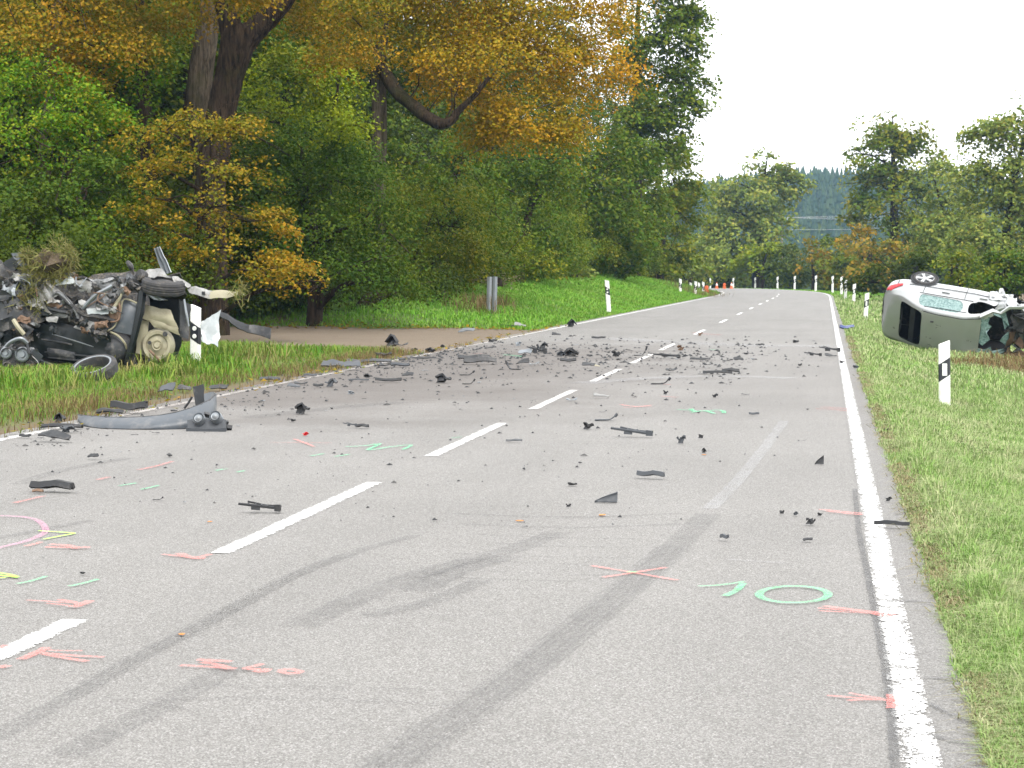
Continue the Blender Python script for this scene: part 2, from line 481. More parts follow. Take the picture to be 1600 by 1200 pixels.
def ground_mat():
    m, nt, out = new_mat("turf_and_soil")
    p = pos(nt)
    n1 = noise_out(nt, p, .5, 6, .65); n2 = noise_out(nt, p, 9, 6, .7)
    g1 = mixc(nt, n2, (.05, .09, .02), (.12, .17, .045))
    soil = mixc(nt, n2, (.075, .055, .035), (.17, .13, .085))
    f = rampn(nt, [(.52, (0, 0, 0)), (.68, (1, 1, 1))]); nt.links.new(n1, f.inputs[0])
    at_ = nd(nt, "ShaderNodeAttribute", attribute_name="mask")
    f2 = mth(nt, 'MAXIMUM', f.outputs[0], at_.outputs["Fac"])
    c = mixc(nt, f2, g1, soil)
    finish(nt, out, c, .95, 0, n2, .03, spec=.2)
    return m
uu, ss = road_uv(XX.ravel(), YY.ravel())
sl_ = U_L - uu
msk = np.where(YY.ravel() < 70, sstep(7.5, 10, sl_), sstep(3.6, 6.4, sl_)) * (YY.ravel() > 54) + sstep(13, 20, sl_) * (YY.ravel() <= 54) * .5
msk = np.maximum(msk, (1 - sstep(.1, .8, sl_)) * (sl_ > -.2) * (YY.ravel() < 46))
msk = np.maximum(msk, sstep(9, 13, uu))
ground = link("ground", np_mesh("ground", np.stack([XX.ravel(), YY.ravel(), ZZ], 1), ff, ground_mat(), True, msk.clip(0, 1)))
tag(ground, kind="structure")

# ---- asphalt road
def asphalt_mat():
    m, nt, out = new_mat("worn_asphalt")
    p = pos(nt)
    vor = nd(nt, "ShaderNodeTexVoronoi", Scale=165.0, feature='F1'); nt.links.new(p, vor.inputs["Vector"])
    sep = nt.nodes.new("ShaderNodeSeparateColor"); nt.links.new(vor.outputs["Color"], sep.inputs[0])
    st = rampn(nt, [(0, (.165, .158, .150)), (.35, (.212, .206, .197)), (.72, (.256, .25, .24)), (.93, (.32, .313, .302)), (1, (.41, .40, .39))])
    nt.links.new(sep.outputs[0], st.inputs[0])
    gap = rampn(nt, [(.0, (1, 1, 1)), (.55, (.92, .92, .92)), (.85, (.58, .58, .58))]); 
    sc = mth(nt, 'MULTIPLY', vor.outputs["Distance"], 1.15); nt.links.new(sc, gap.inputs[0])
    c = mixc(nt, 1.0, st.outputs[0], gap.outputs[0], 'MULTIPLY')
    # wheel-worn streaks along the road and cloudy patches
    mp = nd(nt, "ShaderNodeMapping", Scale=(1.0, .06, 1.0)); nt.links.new(p, mp.inputs["Vector"])
    n1 = noise_out(nt, mp.outputs[0], 1.1, 5, .6); n2 = noise_out(nt, p, .35, 6, .6)
    q = mth(nt, 'ADD', mth(nt, 'MULTIPLY', n1, .34), mth(nt, 'MULTIPLY', n2, .34))
    q = mth(nt, 'ADD', q, .70)
    c = mixc(nt, 1.0, c, q, 'MULTIPLY')
    # dust and soot of the impact zone: a ragged band across the left lane
    sx = nt.nodes.new("ShaderNodeSeparateXYZ"); nt.links.new(p, sx.inputs[0])
    ny_ = noise_out(nt, p, .55, 6, .65)
    yy = mth(nt, 'ADD', sx.outputs[1], mth(nt, 'MULTIPLY', mth(nt, 'SUBTRACT', ny_, .5), 14))
    b1 = nd(nt, "ShaderNodeMapRange", interpolation_type='SMOOTHSTEP'); nt.links.new(yy, b1.inputs[0])
    b1.inputs[1].default_value = 17; b1.inputs[2].default_value = 27
    b2 = nd(nt, "ShaderNodeMapRange", interpolation_type='SMOOTHSTEP'); nt.links.new(yy, b2.inputs[0])
    b2.inputs[1].default_value = 48; b2.inputs[2].default_value = 38
    xx = mth(nt, 'ADD', sx.outputs[0], mth(nt, 'MULTIPLY', mth(nt, 'SUBTRACT', n2, .5), 5))
    b3 = nd(nt, "ShaderNodeMapRange", interpolation_type='SMOOTHSTEP'); nt.links.new(xx, b3.inputs[0])
    b3.inputs[1].default_value = -1.4; b3.inputs[2].default_value = -5.2
    fd = mth(nt, 'MULTIPLY', mth(nt, 'MULTIPLY', b1.outputs[0], b2.outputs[0]), mth(nt, 'ADD', mth(nt, 'MULTIPLY', b3.outputs[0], .8), .2))
    fd = mth(nt, 'MULTIPLY', fd, .72)
    c = mixc(nt, fd, c, mixc(nt, n2, (.075, .064, .058), (.13, .115, .105)))
    # darker tarred shoulder and joint along the right-hand line
    j = nd(nt, "ShaderNodeMapRange", interpolation_type='SMOOTHSTEP'); nt.links.new(mth(nt, 'ADD', sx.outputs[0], mth(nt, 'MULTIPLY', mth(nt, 'SUBTRACT', n2, .5), .08)), j.inputs[0])
    j.inputs[1].default_value = .20; j.inputs[2].default_value = .225
    j2 = nd(nt, "ShaderNodeMapRange"); nt.links.new(sx.outputs[1], j2.inputs[0]); j2.inputs[1].default_value = 130; j2.inputs[2].default_value = 100
    ns = noise_out(nt, p, 2.2, 5, .7)
    c = mixc(nt, mth(nt, 'MULTIPLY', mth(nt, 'MULTIPLY', j.outputs[0], j2.outputs[0]), mth(nt, 'MULTIPLY', ns, .3)), c, (.12, .118, .118))
    finish(nt, out, c, .85, 0, vor.outputs["Distance"], -.004, spec=.25)
    return m
M['asphalt'] = asphalt_mat()
def strip(u0, u1, s0, s1, dz, ds=2.0, nu=2, jitter=0.0, seed=0):
    n = max(2, int((s1 - s0) / ds) + 1)
    S = np.linspace(s0, s1, n); vs = []
    rj = np.random.default_rng(seed)
    ph = rj.random(6) * 6.28
    for s in S:
        w0 = jitter * (1.6 * mnoise.noise((s * .9, seed, 0)) + mnoise.noise((s * 2.7, seed, 5)) + .6 * mnoise.noise((s * 7, seed, 9)))
        w1 = jitter * (1.6 * mnoise.noise((s * .9, seed, 20)) + mnoise.noise((s * 2.7, seed, 25)) + .6 * mnoise.noise((s * 7, seed, 29)))
        for k in range(nu + 1):
            x, y = road_xy(u0 + w0 + (u1 + w1 - u0 - w0) * k / nu, s)
            vs.append((x, y, float(drop(y)) + dz))
    fs = [(i * (nu + 1) + k, i * (nu + 1) + k + 1, (i + 1) * (nu + 1) + k + 1, (i + 1) * (nu + 1) + k) for i in range(n - 1) for k in range(nu)]
    return np.array(vs), np.array(fs)
v, f = strip(U_L, U_R, -10, 325, 0, .15, 8, .014, 3)
road = link("road", np_mesh("road", v, f, M['asphalt'], True))
tag(road, kind="structure")

# farm track sheet, follows the ground
def track_mat():
    m, nt, out = new_mat("gravel_track")
    p = pos(nt)
    n1 = noise_out(nt, p, 1.2, 6, .65); n2 = noise_out(nt, p, 26, 5, .7)
    c = mixc(nt, n1, (.11, .08, .052), (.19, .155, .118)); c = mixc(nt, mth(nt, 'MULTIPLY', n2, .6), c, (.2, .17, .135))
    n3 = noise_out(nt, p, 3.5, 8, .7); fr = rampn(nt, [(.58, (0, 0, 0)), (.7, (1, 1, 1))]); nt.links.new(n3, fr.inputs[0])
    c = mixc(nt, fr.outputs[0], c, (.07, .045, .028))
    finish(nt, out, c, .95, 0, n2, .02, spec=.15)
    return m
tv, tf = [], []
TN, TM = 60, 8
for i in range(TN + 1):
    x = U_L + .25 - i * .5
    d = -(x - U_L)
    near_e = 39.0 + .55 * max(0, d) + .06 * max(0, d - 3) ** 1.5 + .25 * math.sin(x * 1.9)
    far_e = 55.5 - 2.6 * (1 - math.exp(-max(0, d) / 1.5)) + .06 * max(0, d) ** 1.4 + .25 * math.sin(x * 1.3 + 1)
    for j in range(TM + 1):
        y = near_e + (far_e - near_e) * j / TM
        tv.append((x, y, max(gz(x, y), -.03 if d > 0 else .0) + (.012 if d > .3 else .006)))
for i in range(TN):
    for j in range(TM):
        tf.append((i * (TM + 1) + j, (i + 1) * (TM + 1) + j, (i + 1) * (TM + 1) + j + 1, i * (TM + 1) + j + 1))
track = link("farm_track", np_mesh("farm_track", np.array(tv), np.array(tf), track_mat(), True))
tag(track, kind="structure")
def off_track(x, y):
    d = U_L - x
    ne = 39.0 + .55 * d.clip(0) + .06 * (d - 3).clip(0) ** 1.5
    fe = 55.5 - 2.6 * (1 - np.exp(-d.clip(0) / 1.5)) + .06 * d.clip(0) ** 1.4
    return ~((d > 0) & (y > ne) & (y < fe))

# ---- painted lines
def paint_mat(name, col, lo, hi, scale=55, dirty=True, soft=False, amax=1.0):
    """paint on rough asphalt: alpha broken up by the grain; the mask attribute thins it at the rim"""
    m, nt, out = new_mat(name)
    p = pos(nt)
    a = nd(nt, "ShaderNodeAttribute", attribute_name="mask")
    n = noise_out(nt, p, scale, 3, .7); n2 = noise_out(nt, p, scale * .12, 4, .6)
    q = mth(nt, 'ADD', mth(nt, 'MULTIPLY', n, .65), mth(nt, 'MULTIPLY', n2, .35))
    q = mth(nt, 'ADD', q, mth(nt, 'SUBTRACT', a.outputs["Fac"], 1.0))
    mr = nd(nt, "ShaderNodeMapRange"); nt.links.new(q, mr.inputs[0])
    mr.inputs[1].default_value = lo; mr.inputs[2].default_value = hi; mr.inputs[4].default_value = amax
    c = col
    if dirty:
        n3 = noise_out(nt, p, 1.3, 5, .65)
        sx = nt.nodes.new("ShaderNodeSeparateXYZ"); nt.links.new(p, sx.inputs[0])
        b = nd(nt, "ShaderNodeMapRange"); nt.links.new(sx.outputs[1], b.inputs[0]); b.inputs[1].default_value = 15; b.inputs[2].default_value = 21
        b2 = nd(nt, "ShaderNodeMapRange"); nt.links.new(sx.outputs[1], b2.inputs[0]); b2.inputs[1].default_value = 52; b2.inputs[2].default_value = 40
        b3 = nd(nt, "ShaderNodeMapRange"); nt.links.new(sx.outputs[0], b3.inputs[0]); b3.inputs[1].default_value = -.8; b3.inputs[2].default_value = -3.0
        fa = mth(nt, 'MULTIPLY', mth(nt, 'MULTIPLY', mth(nt, 'MULTIPLY', b.outputs[0], b2.outputs[0]), b3.outputs[0]), mth(nt, 'ADD', mth(nt, 'MULTIPLY', n3, .9), mth(nt, 'MULTIPLY', mth(nt, 'LESS_THAN', sx.outputs[0], -6.5), .35)), clamp=True)
        c = mixc(nt, fa, col, (.24, .21, .19))
    finish(nt, out, c, .65, alpha=mr.outputs[0], spec=.3)
    return m
M['white_line'] = paint_mat("white_road_paint", (.8, .8, .79), .40, .47, 85)
M['edge_paint'] = paint_mat("worn_edge_line_paint", (.8, .8, .79), .462, .495, 80)
M['red_spray'] = paint_mat("red_marking_spray", (.85, .26, .23), .2, .66, 60, False, amax=.72)
M['pink_spray'] = paint_mat("pink_marking_spray", (.85, .36, .58), .22, .7, 60, False, amax=.55)
M['green_spray'] = paint_mat("green_marking_spray", (.20, .72, .36), .18, .6, 60, False, amax=.72)
M['lime_spray'] = paint_mat("yellow_green_marking_spray", (.45, .82, .10), .10, .45, 60, False, amax=.9)
M['red_faint'] = paint_mat("faded_red_spray", (.75, .2, .18), .2, .65, 60, False, amax=.5)
M['green_faint'] = paint_mat("faded_green_spray", (.12, .7, .35), .15, .6, 60, False, amax=.6)
M['stain'] = paint_mat("damp_tyre_stain", (.085, .085, .088), .22, .85, 16, False, amax=.42)
M['stain_thin'] = paint_mat("thin_tyre_scuff", (.08, .08, .08), .25, .8, 40, False, amax=.38)
M['pale_film'] = paint_mat("pale_dried_film", (.5, .51, .53), .2, .75, 20, False, amax=.38)
M['tar'] = paint_mat("tar_joint", (.09, .09, .092), .22, .5, 40, False, amax=.6)

def dash(s0, s1):
    v, f = strip(-3.265, -3.135, s0, s1, .005, .12, 4, .005, int(s0 * 10) + 100)
    mk = np.ones(len(v)); nr = len(v) // 5
    for i in range(nr): mk[i * 5] = mk[i * 5 + 4] = .86
    return link("centre_dash", np_mesh("centre_dash", v, f, M['white_line'], False, mk), road)
for k in range(-1, 7): dash(4.72 + 6.02 * k, 4.72 + 6.02 * k + 3.85)
for k in range(9): dash(51.7 + 12.6 * k, 55.9 + 12.6 * k)
def edge(u0, u1, s0, s1, ds, seed):
    v, f = strip(u0, u1, s0, s1, .005, ds, 4, .004, seed)
    mk = np.ones(len(v)); nr = len(v) // 5
    for i in range(nr): mk[i * 5] = mk[i * 5 + 4] = .92
    return link("edge_line", np_mesh("edge_line", v, f, M['edge_paint'], False, mk), road)
edge(.235, .365, 2, 300, .25, 11)
edge(-7.43, -7.29, 2, 300, .25, 12)

def smooth_path(pts, n=6):
    if len(pts) < 3: n = 10
    out = []
    P = [np.array(p, float) for p in pts]
    for i in range(len(P) - 1):
        p0, p1, p2, p3 = P[max(i - 1, 0)], P[i], P[i + 1], P[min(i + 2, len(P) - 1)]
        for k in range(n):
            t = k / n
            out.append(.5 * ((2 * p1) + (-p0 + p2) * t + (2 * p0 - 5 * p1 + 4 * p2 - p3) * t * t + (-p0 + 3 * p1 - 3 * p2 + p3) * t ** 3))
    out.append(P[-1]); return out
_lvl = [0]
def decal(name, mat, strokes, w, label=None, dz=None, smooth=True, taper=True):
    """strokes: list of polylines in photo pixels laid on the road plane; w: width (m) or list"""
    vs, fs, mk = [], [], []
    if dz is None:
        _lvl[0] = (_lvl[0] + 1) % 4; dz = .008 + .001 * _lvl[0]
    for si, st in enumerate(strokes):
        ww = (w[si] if hasattr(w, '__len__') else w) * (1.2 if 'spray' in name else 1)
        pts = [gnd(*p)[:2] for p in st]
        pts = smooth_path(pts) if smooth else smooth_path(pts, 1)
        b0 = len(vs); n = len(pts); zz = dz + .0004 * si
        for i, q in enumerate(pts):
            t = np.array(pts[min(i + 1, n - 1)]) - np.array(pts[max(i - 1, 0)]); t /= (np.linalg.norm(t) + 1e-9)
            nn = np.array((-t[1], t[0])); e = 0.0 if (taper and i in (0, n - 1)) else 1.0
            for k, c in ((-1, 0), (-.55, .9), (.55, .9), (1, 0)):
                vs.append((q[0] + nn[0] * ww / 2 * k, q[1] + nn[1] * ww / 2 * k, zz)); mk.append(c * e + (.25 * (1 - e) if c else 0))
        for i in range(n - 1):
            for k in range(3):
                fs.append((b0 + i * 4 + k, b0 + i * 4 + k + 1, b0 + (i + 1) * 4 + k + 1, b0 + (i + 1) * 4 + k))
    o = link(name, np_mesh(name, np.array(vs), np.array(fs), mat, True, mk), road)
    if label: o["label"] = label
    return o
# damp tracks and scuffs
decal("stain", M['stain'], [[(560, 1230), (690, 1140), (800, 1065), (900, 985), (985, 915), (1060, 850), (1110, 800)]], .27, "wide dark damp trail running diagonally over the near lane", .0050)
for off in (-34, -20, -8, 9, 22, 36):
    decal("tyre_scuff", M['stain_thin'], [[(x_ + off * (y_ - 428) / 560, y_) for x_, y_ in ((560, 1230), (690, 1140), (800, 1065), (900, 985), (985, 915), (1060, 850))]], .022, None, .0078)
    decal("tyre_scuff", M['stain_thin'], [[(x_ + off * .5 * (y_ - 428) / 500, y_) for x_, y_ in ((100, 1095), (215, 1030), (340, 965), (450, 905), (550, 865))]], .016, None, .0082)
decal("stain", M['pale_film'], [[(1105, 800), (1150, 755), (1195, 700), (1228, 655)]], .16, "pale dried streak", .0050)
decal("stain", M['stain'], [[(-30, 1165), (100, 1095), (215, 1030), (340, 965), (450, 905), (550, 865), (660, 835)]], .15, "narrow dark damp trail left of the wide one", .0056)
decal("stain", M['stain'], [[(90, 1190), (180, 1140), (270, 1095), (335, 1060), (370, 1040)]], .22, None, .0062)
decal("stain", M['stain'], [[(455, 985), (540, 945), (620, 910), (720, 880), (800, 860), (880, 830)], [(560, 965), (660, 945), (760, 905)], [(640, 930), (720, 890), (800, 870)]], [.28, .2, .3], None, .0068)
decal("stain", M['stain_thin'], [[(250, 1095), (420, 1092), (600, 1098), (750, 1106)], [(310, 1072), (470, 1075), (640, 1080), (765, 1088)], [(150, 1092), (230, 1100), (300, 1112)]], .05, None, .0074)
for k, (y0, x0, x1) in enumerate([(838, 720, 1010), (852, 760, 1040), (868, 700, 1000), (880, 760, 1010), (895, 740, 985), (905, 700, 930), (822, 700, 1080), (806, 690, 1080)]):
    decal("tyre_scuff", M['stain_thin'], [[(x0, y0 - 3), ((x0 + x1) / 2, y0 + 3), (x1, y0 + (5 if k < 6 else -3))]], .05 if k < 6 else .12, None, .0048 + .0004 * (k % 4))
decal("stain", M['pale_film'], [[(930, 528), (1060, 535), (1180, 540), (1320, 541)]], 1.6, "pale film across the road beyond the debris", .0052)
decal("stain", M['pale_film'], [[(1130, 905 - 30), (1180, 878), (1235, 882)]], .05, None, .0052)
decal("stain", M['pale_film'], [[(900, 600), (1000, 592), (1120, 588), (1250, 592)]], [.7], None, .0058)
decal("stain", M['stain'], [[(-20, 845), (60, 830), (150, 812)], [(380, 655), (500, 640), (640, 628)], [(20, 760), (100, 735), (210, 715)]], [.16, .5, .2], None, .0064)
decal("crack", M['tar'], [[(1380, 943), (1420, 940), (1470, 943)], [(1440, 1060), (1480, 1063), (1530, 1070)], [(1450, 1100), (1490, 1120), (1540, 1135)], [(1455, 1150), (1500, 1162), (1545, 1160)], [(1395, 806), (1412, 803), (1430, 805)]], [.05, .05, .04, .05, .04], None, .0072)
decal("crack", M['tar'], [[(1335, 760), (1342, 830), (1356, 900), (1372, 980), (1386, 1060), (1393, 1120), (1400, 1215)]], .055, None, .0066)
# measuring marks of the accident survey
decal("spray_mark", M['red_spray'], [[(250, 868), (290, 872), (325, 874)], [(278, 866), (300, 874), (322, 875)], [(308, 874), (330, 868)]], [.045, .07, .05])
decal("spray_mark", M['red_spray'], [[(38, 856), (52, 853), (66, 849)], [(68, 857), (100, 858), (145, 858)], [(75, 853), (105, 855), (120, 859)], [(112, 860), (128, 858)]], [.05, .07, .07, .06])
decal("spray_mark", M['red_spray'], [[(37, 941), (75, 943), (118, 946)], [(70, 946), (100, 949), (120, 952)], [(90, 940), (112, 944), (124, 948)], [(112, 953), (128, 948), (142, 942)]], [.03, .03, .05, .065])
decal("spray_mark", M['red_spray'], [[(30, 1034), (52, 1025), (76, 1013)], [(60, 1022), (110, 1027), (168, 1030)], [(64, 1024), (100, 1031), (140, 1037)], [(72, 1019), (100, 1020), (132, 1020)]], [.06, .04, .045, .03])
decal("spray_mark", M['red_spray'], [[(-5, 1016), (12, 1011)], [(-5, 1047), (15, 1043)]], [.05, .06])
decal("spray_mark", M['red_spray'], [[(277, 1043), (330, 1046), (372, 1049)], [(306, 1034), (335, 1036), (364, 1038)], [(312, 1038), (345, 1044), (360, 1050)]], [.045, .055, .05], "red sprayed arrow on the near lane")
decal("spray_number", M['red_spray'], [[(412, 1041), (398, 1045), (384, 1049), (410, 1050)], [(398, 1052), (410, 1054), (420, 1049)], [(436, 1053), (452, 1050), (470, 1054), (452, 1057), (436, 1053)]], [.04, .05, .045], "red sprayed figures 40")
decal("spray_cross", M['red_spray'], [[(919, 885), (990, 897), (1065, 910)], [(938, 905), (990, 897), (1046, 888)]], .045, "red sprayed cross with a green centre")
decal("spray_mark", M['green_spray'], [[(981, 897), (988, 896), (996, 897)]], .05)
decal("spray_number", M['green_spray'], [[(1088, 919), (1125, 917), (1166, 911)], [(1162, 913), (1150, 926), (1130, 935)],
      [(1240 + 54 * math.cos(a), 932 + 13 * math.sin(a)) for a in np.linspace(-2.2, 4.3, 22)]], [.035, .05, .055], "green sprayed number 10")
decal("spray_mark", M['red_spray'], [[(1277, 798), (1310, 801), (1352, 805)], [(1290, 801), (1325, 805), (1350, 807)]], [.05, .06])
decal("spray_mark", M['red_spray'], [[(1273, 952), (1330, 957), (1400, 964)], [(1282, 949), (1340, 956), (1385, 961)], [(1276, 957), (1320, 959), (1360, 961)], [(1355, 960), (1380, 965), (1405, 961)]], [.035, .05, .035, .03])
decal("spray_mark", M['red_spray'], [[(1288, 1090), (1340, 1094), (1398, 1098)], [(1325, 1086), (1350, 1091), (1385, 1096)], [(1322, 1099), (1350, 1097), (1388, 1098)], [(1393, 1088), (1395, 1100), (1394, 1112)]], [.03, .03, .035, .06])
decal("spray_mark", M['red_spray'], [[(967, 633), (990, 636), (1022, 637)], [(972, 638), (995, 637), (1020, 634)]], .06)
decal("spray_mark", M['red_faint'], [[(1272, 640), (1300, 641), (1338, 645)], [(1280, 637), (1310, 639), (1330, 641)]], .09)
decal("spray_mark", M['red_faint'], [[(1080, 520), (1100, 522), (1130, 524)]], .2)
decal("spray_mark", M['red_faint'], [[(735, 553), (760, 553)], [(1020, 600), (1050, 602)], [(1030, 1000 - 380), (1060, 622)]], .08)
decal("spray_cross", M['red_spray'], [[(416, 693), (470, 693), (524, 694)], [(458, 687), (475, 693), (492, 700)]], [.03, .045], "red sprayed cross beside the red lens")
decal("spray_number", M['green_faint'], [[(536, 700), (572, 698), (594, 695), (575, 705), (610, 700), (642, 697), (628, 705)], [(580, 697), (590, 696)]], .05, "green sprayed zigzag figure")
decal("spray_mark", M['green_faint'], [[(484, 714), (507, 710)], [(522, 715), (548, 711)], [(185, 761), (215, 756)], [(219, 767), (250, 760)], [(336, 737), (355, 734)], [(369, 740), (383, 737)], [(705, 686), (722, 684)]], .04)
decal("spray_mark", M['green_spray'], [[(24, 915), (50, 910), (75, 902)], [(106, 919), (130, 914), (155, 907)]], .035)
decal("spray_number", M['green_faint'], [[(1056, 641), (1078, 642), (1080, 640), (1088, 644), (1125, 642), (1132, 647)], [(1078, 646), (1100, 643), (1118, 648)]], .07)
decal("spray_mark", M['green_faint'], [[(784, 555), (800, 556), (818, 558)], [(1108, 547), (1126, 548)]], .12)
decal("spray_mark", M['lime_spray'], [[(58, 831), (90, 833), (119, 835)], [(119, 835), (92, 840), (66, 845)]], .03)
decal("spray_mark", M['lime_spray'], [[(-4, 897), (14, 900), (28, 904)], [(-4, 901), (14, 903), (30, 905)], [(-4, 906), (10, 905)]], .035)
decal("spray_number", M['pink_spray'], [[(-20, 808), (0, 808), (36, 810), (58, 815), (70, 826), (68, 836), (40, 848), (0, 858), (-20, 864)]], .06, "pink sprayed curve of a large figure at the photo's left edge")
decal("spray_mark", M['red_faint'], [[(212, 737), (245, 730), (272, 722)], [(152, 752), (172, 747)], [(20, 789), (45, 783), (70, 777)]], .06)
# a darker patch of tar and dust at the near verge

# ------------------------------------------------------------------ grass
def blades(name, X, Y, hgt, wid, mat, lean=.5, seed=1, zoff=-.01, base=None):
    g = np.random.default_rng(seed); n = len(X)
    Z = ground_z(X, Y) + zoff if base is None else base
    if base is None: Z = np.where((X > U_L - .3) & (X < U_R + .3) & (Y < 120), np.maximum(Z, -.02), Z)
    a = g.random(n) * 2 * np.pi; b = a + np.pi / 2 + g.normal(0, .5, n)
    h = hgt * (.5 + g.random(n)) ; w = wid * (.6 + .8 * g.random(n)); ln = h * lean * (.2 + 1.3 * g.random(n))
    dx, dy = np.cos(a) * w / 2, np.sin(a) * w / 2
    lx, ly = np.cos(b) * ln, np.sin(b) * ln
    V = np.zeros((n, 5, 3))
    V[:, 0] = np.stack([X - dx, Y - dy, Z], 1); V[:, 1] = np.stack([X + dx, Y + dy, Z], 1)
    V[:, 2] = np.stack([X - dx * .7 + lx * .3, Y - dy * .7 + ly * .3, Z + h * .6], 1)
    V[:, 3] = np.stack([X + dx * .7 + lx * .3, Y + dy * .7 + ly * .3, Z + h * .6], 1)
    V[:, 4] = np.stack([X + lx, Y + ly, Z + h * np.maximum(.25, 1 - .35 * lean)], 1)
    i = np.arange(n)[:, None] * 5
    F = np.concatenate([i + np.array([[0, 1, 3]]), i + np.array([[0, 3, 2]]), i + np.array([[2, 3, 4]])], 0)
    o = link(name, np_mesh(name, V.reshape(-1, 3), F, mat))
    return o
def scatter(n, x0, x1, y0, y1, g):
    return g.random(n) * (x1 - x0) + x0, g.random(n) * (y1 - y0) + y0
def vnoise(X, Y, sc, seed):
    """cheap value noise for clumping"""
    g = np.random.default_rng(seed); T = g.random((64, 64))
    x, y = X * sc, Y * sc
    xi, yi = np.floor(x).astype(int), np.floor(y).astype(int); fx, fy = x - xi, y - yi
    fx, fy = fx * fx * (3 - 2 * fx), fy * fy * (3 - 2 * fy)
    q = lambda a, b: T[a % 64, b % 64]
    return (q(xi, yi) * (1 - fx) + q(xi + 1, yi) * fx) * (1 - fy) + (q(xi, yi + 1) * (1 - fx) + q(xi + 1, yi + 1) * fx) * fy
GG = np.random.default_rng(11)
def right_patch(n, y0, y1, slope, hgt, wid, seed):
    X, Y = scatter(n, 0, 1, y0, y1, GG)
    X = U_R + .0 + X ** 1.15 * (Y * slope + .25 - U_R)
    X -= .06 * vnoise(Y, Y * 0 + 3, 1.9, 77) ** 1.3 * (X < U_R + .2) * GG.random(len(X))
    c = vnoise(X, Y, 2.2, seed)
    k = GG.random(n) < .35 + .65 * c
    X, Y, c = X[k], Y[k], c[k]
    e = ((X - U_R + .1) / .35).clip(.5, 1)
    return blades("verge_grass", X, Y, hgt * (.7 + .55 * c) * e, wid, G['mown'], 1.1, seed)
for a in ((52000, 5.4, 11, .105, .10, .0045, 1), (60000, 11, 20, .105, .11, .006, 2), (70000, 20, 36, .108, .11, .009, 3), (60000, 36, 75, .11, .12, .018, 4), (26000, 75, 150, .10, .2, .05, 5)):
    o = right_patch(*a); tag(o, "mown pale green grass on the sloping right verge", "grass", kind="stuff")
Xf = U_R + GG.normal(.06, .04, 16000); Yf = 5.4 + 45 * GG.random(16000) ** 1.5
kf = vnoise(Xf * 0 + 2, Yf, 1.3, 8) > .35; Xf, Yf = Xf[kf], Yf[kf]
o = blades("dry_grass", Xf, Yf, .035 + .03 * GG.random(len(Xf)), .005 + .00025 * Yf, L['dry'], 2.0, 19); tag(o, "dry flattened grass fringe on the right asphalt edge", "grass", kind="stuff")
# left near verge: lush, tall at the rim, browner
X, Y = scatter(230000, -18, U_L + .22, 15, 44.5, GG)
k = off_track(X, Y) & (X > -.41 * Y - 1.0); X, Y = X[k], Y[k]
c = vnoise(X, Y, 1.4, 21); k = GG.random(len(X)) < .25 + .9 * c - .5 * (U_L - X < .35); X, Y, c = X[k], Y[k], c[k]
s_ = U_L - X
rim = np.exp(-((s_ - .55) / .35) ** 2)
isb = (GG.random(len(X)) < .15 * c + .72 * np.exp(-(s_ / .85) ** 2))
o = blades("verge_grass", X[~isb], Y[~isb], (.035 + .11 * c + .05 * rim)[~isb], .010, G['verge'], .8, 6); tag(o, "lush green grass on the left verge around the wreck", "grass", kind="stuff")
o = blades("dry_grass", X[isb], Y[isb], (.06 + .10 * c + .05 * rim)[isb], .009, L['brownweed'], .9, 7); tag(o, "dry brown grass along the left road edge", "grass", kind="stuff")
# left bank beyond the track
X, Y = scatter(210000, -24, U_L + .1, 50, 150, GG)
u, s = road_uv(X, Y); sl = U_L - u
k = off_track(X, Y) & (sl > .12) & (sl < 4.2 + 4.5 * (Y < 68) + 2.5 * vnoise(X, Y, .25, 5) + 3 * sstep(60, 100, Y)); X, Y, sl = X[k], Y[k], sl[k]
c = vnoise(X, Y, .9, 31)
o = blades("bank_grass", X, Y, (.08 + .12 * c) * (.5 + .5 * (sl / .8).clip(0, 1)), .018 + .0002 * Y, G['bank'], .9, 8); tag(o, "bright green grass on the bank below the wood", "grass", kind="stuff")
# outside of the bend
X, Y = scatter(60000, -45, 12, 130, 262, GG)
u, s = road_uv(X, Y); k = ((u > U_R + .05) & (u < 9)) | ((u < U_L - .1) & (u > U_L - 5)); X, Y = X[k], Y[k]
o = blades("bend_grass", X, Y, .16, .09, G['bank'], .9, 9); tag(o, "green grass strip round the outside of the bend", "grass", kind="stuff")
# weeds: broad leaves and dead stalks on the near left verge
def weeds(name, px_list, h, n, mat, label, cat, spread=.35, seed=1):
    g = np.random.default_rng(seed); XS, YS, HS = [], [], []
    for (px, py, sc) in px_list:
        p = on_ground(px, py)
        XS.append(p.x + g.normal(0, spread * sc, n)); YS.append(p.y + g.normal(0, spread * sc, n)); HS.append(np.full(n, h * sc))
    o = blades(name, np.concatenate(XS), np.concatenate(YS), np.concatenate(HS), .018, mat, 1.0, seed)
    return tag(o, label, cat, kind="stuff")
weeds("weeds", [(60, 600, 1), (120, 595, .8), (330, 560, 1.1), (280, 580, 1.1), (370, 560, 1.2), (420, 555, 1), (20, 610, 1), (480, 555, .8), (350, 575, .9), (310, 590, .8), (250, 590, .7)], .30, 260, G['verge'], "tall green weeds growing round the leaning marker post", "weeds", .4, 41)
weeds("weeds", [(755, 480, 1.0), (742, 487, 1.2), (776, 478, .9)], .5, 160, L['brownweed'], "brown dry weeds round the foot of the zinc posts", "weeds", .35, 42)
weeds("weeds", [(1075, 458, 1.6), (1092, 461, 1.3), (1104, 459, 1.0)], .42, 160, L['brownweed'], "brown weeds among the marker posts at the bend", "weeds", .6, 43)
